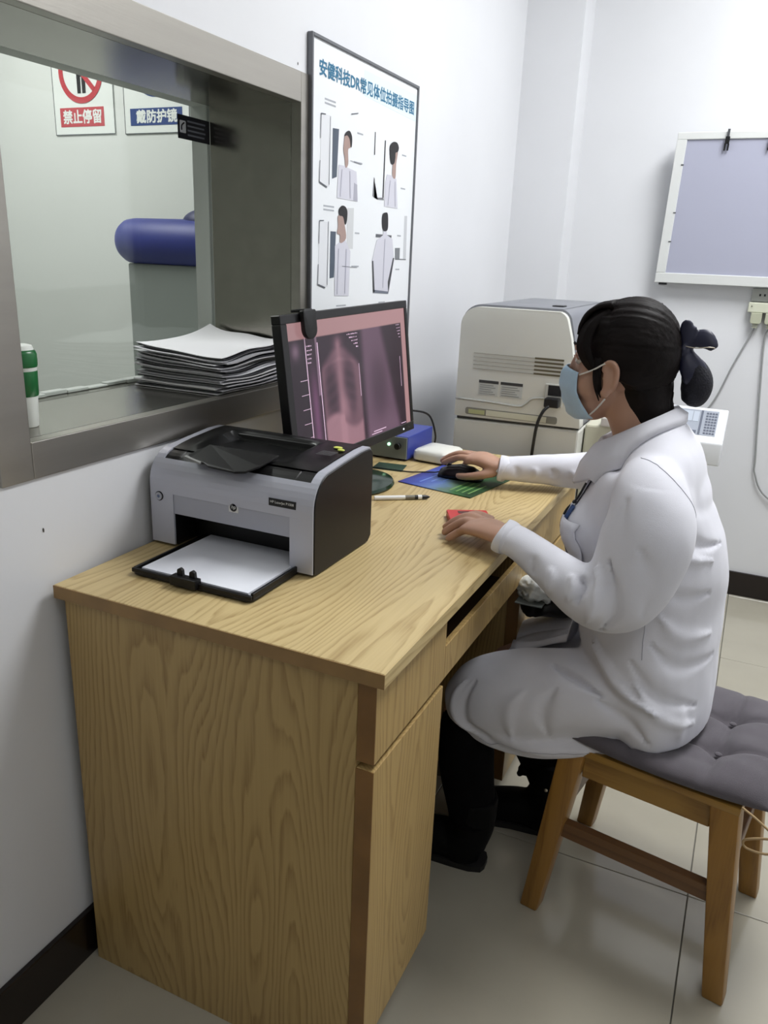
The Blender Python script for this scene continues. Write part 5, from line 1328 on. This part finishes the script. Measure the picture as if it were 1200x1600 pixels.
# lapel, chest pocket and the things in it
def patch(name, corners, nu, nv, off, th, m_, parent, dr=(1, 0, 0), start=.45):
    """cloth patch laid on the coat: corners in (y, z), shot along dr"""
    c = [np.array(p) for p in corners]; G = np.zeros((nu + 1, nv + 1, 3)); last = None
    for a in range(nu + 1):
        for b in range(nv + 1):
            s, t = a / nu, b / nv
            p = (c[0] * (1 - s) + c[1] * s) * (1 - t) + (c[3] * (1 - s) + c[2] * s) * t
            h = shot((start, p[0], p[1]), dr, off)
            if h is None: h = last if last is not None else np.array([.68, p[0], p[1]])
            last = h; G[a, b] = h
    m = MB(); idx = lambda a, b: a * (nv + 1) + b
    m.add(G.reshape(-1, 3), [(idx(a, b), idx(a + 1, b), idx(a + 1, b + 1), idx(a, b + 1)) for a in range(nu) for b in range(nv)])
    o = m.build(name, m_, parent, smooth='all'); k = o.modifiers.new('thick', 'SOLIDIFY'); k.thickness = th; k.offset = 0
    return o
pk = patch('chest_pocket', [(.560, .705), (.660, .705), (.660, .822), (.560, .822)], 8, 8, .010, .004, COAT, coat)
patch('front_placket', [(.672, .56), (.700, .56), (.705, .90), (.665, .90)], 3, 22, .003, .003, COAT, coat)
patch('lapel', [(.640, .850), (.672, .800), (.700, .935), (.625, .945)], 6, 8, .005, .003, COAT, coat)
patch('lapel', [(.722, .800), (.75, .850), (.765, .945), (.700, .935)], 6, 8, .005, .003, COAT, coat)
for i, (py_, cc, nm) in enumerate(((.600, (66, 92, 140), 'pocket_pen'), (.615, (232, 234, 238), 'pocket_pen'), (.632, (28, 30, 40), 'pocket_pen'))):
    h = shot((.45, py_, .815), (1, 0, 0), .006); g_ = shot((.45, py_, .845), (1, 0, 0), .008)
    MB().tube([h, g_ + np.array([0, 0, 0])], .0042, 8).build(nm, mat('pen_%d' % i, cc, .4), coat, smooth=True)
hp = [shot((.45, y, z), (1, 0, 0), .010) for y, z in ((.625, .885), (.618, .855), (.612, .83), (.606, .80), (.604, .765), (.603, .735))]
ly = MB().tube([h for h in hp if h is not None], .0022, 6, smooth=5).build('lanyard', KN, coat, smooth='all')
MB().obox(hp[-1] + np.array([-.002, 0, -.012]), (.002, 0, 0), (0, .005, 0), (0, 0, .012)).build('lanyard_clip', mat('chain_silver', (214, 206, 190)), ly)
# cuffs: rim rings
for (c_, t_, ra_, rb_, nm) in (((.6005, .4915, .7995), (-.006, .001, .002), .0365, .0305, 'cuff'), ((.4590, .9345, .806), (-.006, -.001, 0), .0345, .0295, 'cuff')):
    c_ = np.array(c_); t_ = np.array(t_)
    m = MB(); m.limb([(c_ + t_ * 2.4 * 0 + np.array([.016, -.002, -.005]), ra_ - .002, rb_ - .001), (c_ + np.array([.006, 0, -.001]), ra_ + .001, rb_ + .001), (c_, ra_ + .0014, rb_ + .0014), (c_ + t_ * .5, ra_ + .0006, rb_ + .0006), (c_ + t_ * .7, ra_ - .003, rb_ - .003)], 24, 4, side=(.2, 1, 0))
    m.build(nm, COAT, coat, smooth='all')
# flap of the coat front turned back over the lap
fl_ = MB(); G = np.zeros((13, 11, 3))
for a in range(13):
    for b in range(11):
        s, t = a / 12, b / 10
        x = .765 - .175 * s; y = .625 + .115 * t * (1 - .25 * s) + .03 * s
        z = .560 - .060 * s - .030 * t * t + .010 * math.sin(5 * s + 3 * t) + .012 * math.exp(-((t - .25) / .15) ** 2)
        n_ = TREE.find_nearest(Vector((x, y, z)))
        h = TREE.ray_cast(Vector((x, y, .75)), Vector((0, 0, -1)))[0]
        zz = max(z, h.z + .003) if h is not None and h.z < .64 else z
        G[a, b] = (x, y, zz)
idx = lambda a, b: a * 11 + b
fl_.add(G.reshape(-1, 3), [(idx(a, b), idx(a + 1, b), idx(a + 1, b + 1), idx(a, b + 1)) for a in range(12) for b in range(10)])
o = fl_.build('coat_flap', COAT, coat, smooth='all'); k = o.modifiers.new('thick', 'SOLIDIFY'); k.thickness = .003

# trousers and boots
tz = MB()
tz.limb([((.90, .61, .48), .064, .054), ((.72, .585, .458), .060, .054), ((.570, .570, .405), .054, .054), ((.540, .568, .350), .058, .058), ((.542, .568, .25), .056, .060), ((.562, .568, .14), .050, .052), ((.566, .568, .11), .050, .052)], 20, 6)
tz.limb([((.90, .77, .47), .074, .068), ((.73, .785, .452), .072, .069), ((.600, .785, .405), .060, .060), ((.575, .784, .36), .056, .056), ((.622, .775, .25), .054, .056), ((.680, .765, .14), .046, .048), ((.688, .763, .12), .046, .048)], 20, 6)
tz.ell((.91, .69, .47), (.08, .15, .06))
tz.build('trousers', BLK, person, smooth='all', remesh=.007, relax=4)
def boot(nm, ank, heel, toe, lift):
    m = MB(); a, h, t = map(np.array, (ank, heel, toe)); d = (t - h) / np.linalg.norm(t - h); L_ = np.linalg.norm(t - h); sd = np.cross(d, [0, 0, 1])
    m.limb([(a + np.array([0, 0, .08]), .050, .052), (a + np.array([0, 0, .03]), .049, .051), (a, .044, .048), (h + d * .045 + np.array([0, 0, .045]), .040, .050), (h + d * .045 + np.array([0, 0, .012]), .036, .042)], 18, 5, side=tuple(sd))
    m.limb([(h + np.array([0, 0, .034]), .024, .026), (h + d * .04 + np.array([0, 0, .044]), .036, .042), (h + d * .09 + np.array([0, 0, .046]), .040, .044), (h + d * .15 + np.array([0, 0, .038]), .044, .036), (h + d * .20 + np.array([0, 0, .030]), .042, .028), (h + d * (L_ - .01) + np.array([0, 0, .024]), .028, .020), (h + d * L_ + np.array([0, 0, .022]), .010, .010)], 18, 5, side=tuple(sd))
    m.ell(h + d * .03 + np.array([0, 0, .06]), (.04, .036, .05))
    bo = m.build(nm, BOOT, person, smooth='all', remesh=.005, relax=4)
    s_ = MB(); ol = []
    for u_, w_ in ((-.012, .012), (-.006, .026), (.02, .034), (.06, .036), (.11, .036), (.16, .043), (.20, .041), (L_ - .015, .026), (L_ + .004, .008)): ol.append((u_, w_))
    poly = [(u_, w_) for u_, w_ in ol] + [(u_, -w_) for u_, w_ in ol[::-1]]
    s_.prism(poly, lambda u_, v_, w_: tuple(h + d * u_ + sd * v_ + np.array([0, 0, w_])), .0005, .014)
    s_.build('sole', mat('sole_black', (16, 15, 15), .7), bo)
    return bo
boot('boot', (.566, .568, .10), (.592, .572, 0), (.365, .560, 0), 0)
rb = boot('boot', (.690, .763, .105), (.722, .760, 0), (.505, .735, 0), 0)
q = MB()
for k in range(7): q.ell((.628 + random.uniform(-.008, .008), .735 + random.uniform(-.01, .01), .150 + k * .004 - .01), (.008, .008, .008), None, 8, 6)
q.build('boot_bow', BOOT, rb, smooth='all', remesh=.003, relax=1)
MB().ell((.690, .712, .135), (.005, .003, .005), None, 10, 8).build('boot_buckle', mat('chain_silver', (214, 206, 190)), rb, smooth='all')

# ------------------------------------------------------------------ on her lap: black bag and crumpled plastic
hb_ = thing('handbag', 'black bag with silver clasp resting on the woman lap', 'bag', (.62, .79, .52))
q = MB(); q.limb([((.596, .735, .565), .02, .02), ((.606, .75, .562), .045, .022), ((.65, .79, .566), .055, .036), ((.70, .82, .57), .045, .036), ((.715, .83, .57), .02, .02)], 20, 5, side=(.2, 1, 0))
q.build('shell', mat('bag_black', (12, 12, 13), .4), hb_, smooth='all', remesh=.005, relax=4)
MB().tube([(.63, .742, .580), (.640, .742, .586), (.652, .744, .585)], .0022, 6, smooth=4).build('clasp', mat('chain_silver', (214, 206, 190)), hb_, smooth='all')
MB().box(.582, .640, .690, .735, .5840, .5865).build('pocket_card', mat('card_grey', (112, 118, 116), .5), hb_)
q = MB(); rr = random.Random(3)
q.ell((.618, .735, .608), (.040, .034, .026), None, 40, 28)
def crumple(me):
    for v in me.vertices:
        c = v.co; n_ = v.normal
        a_ = (.5 - abs(noise.noise((c.x * 40, c.y * 40, c.z * 40 + 2)))) * .036 + (.5 - abs(noise.noise((c.x * 95, c.y * 95, c.z * 95)))) * .012
        v.co = c + n_ * (a_ - .013)
recenter(tag(q.build('plastic_bag', mat('plastic_white', (226, 230, 228), .35), func=crumple, smooth='all'), 'crumpled white plastic bag on the black bag under the desk edge', 'plastic bag'))
bmx.free()
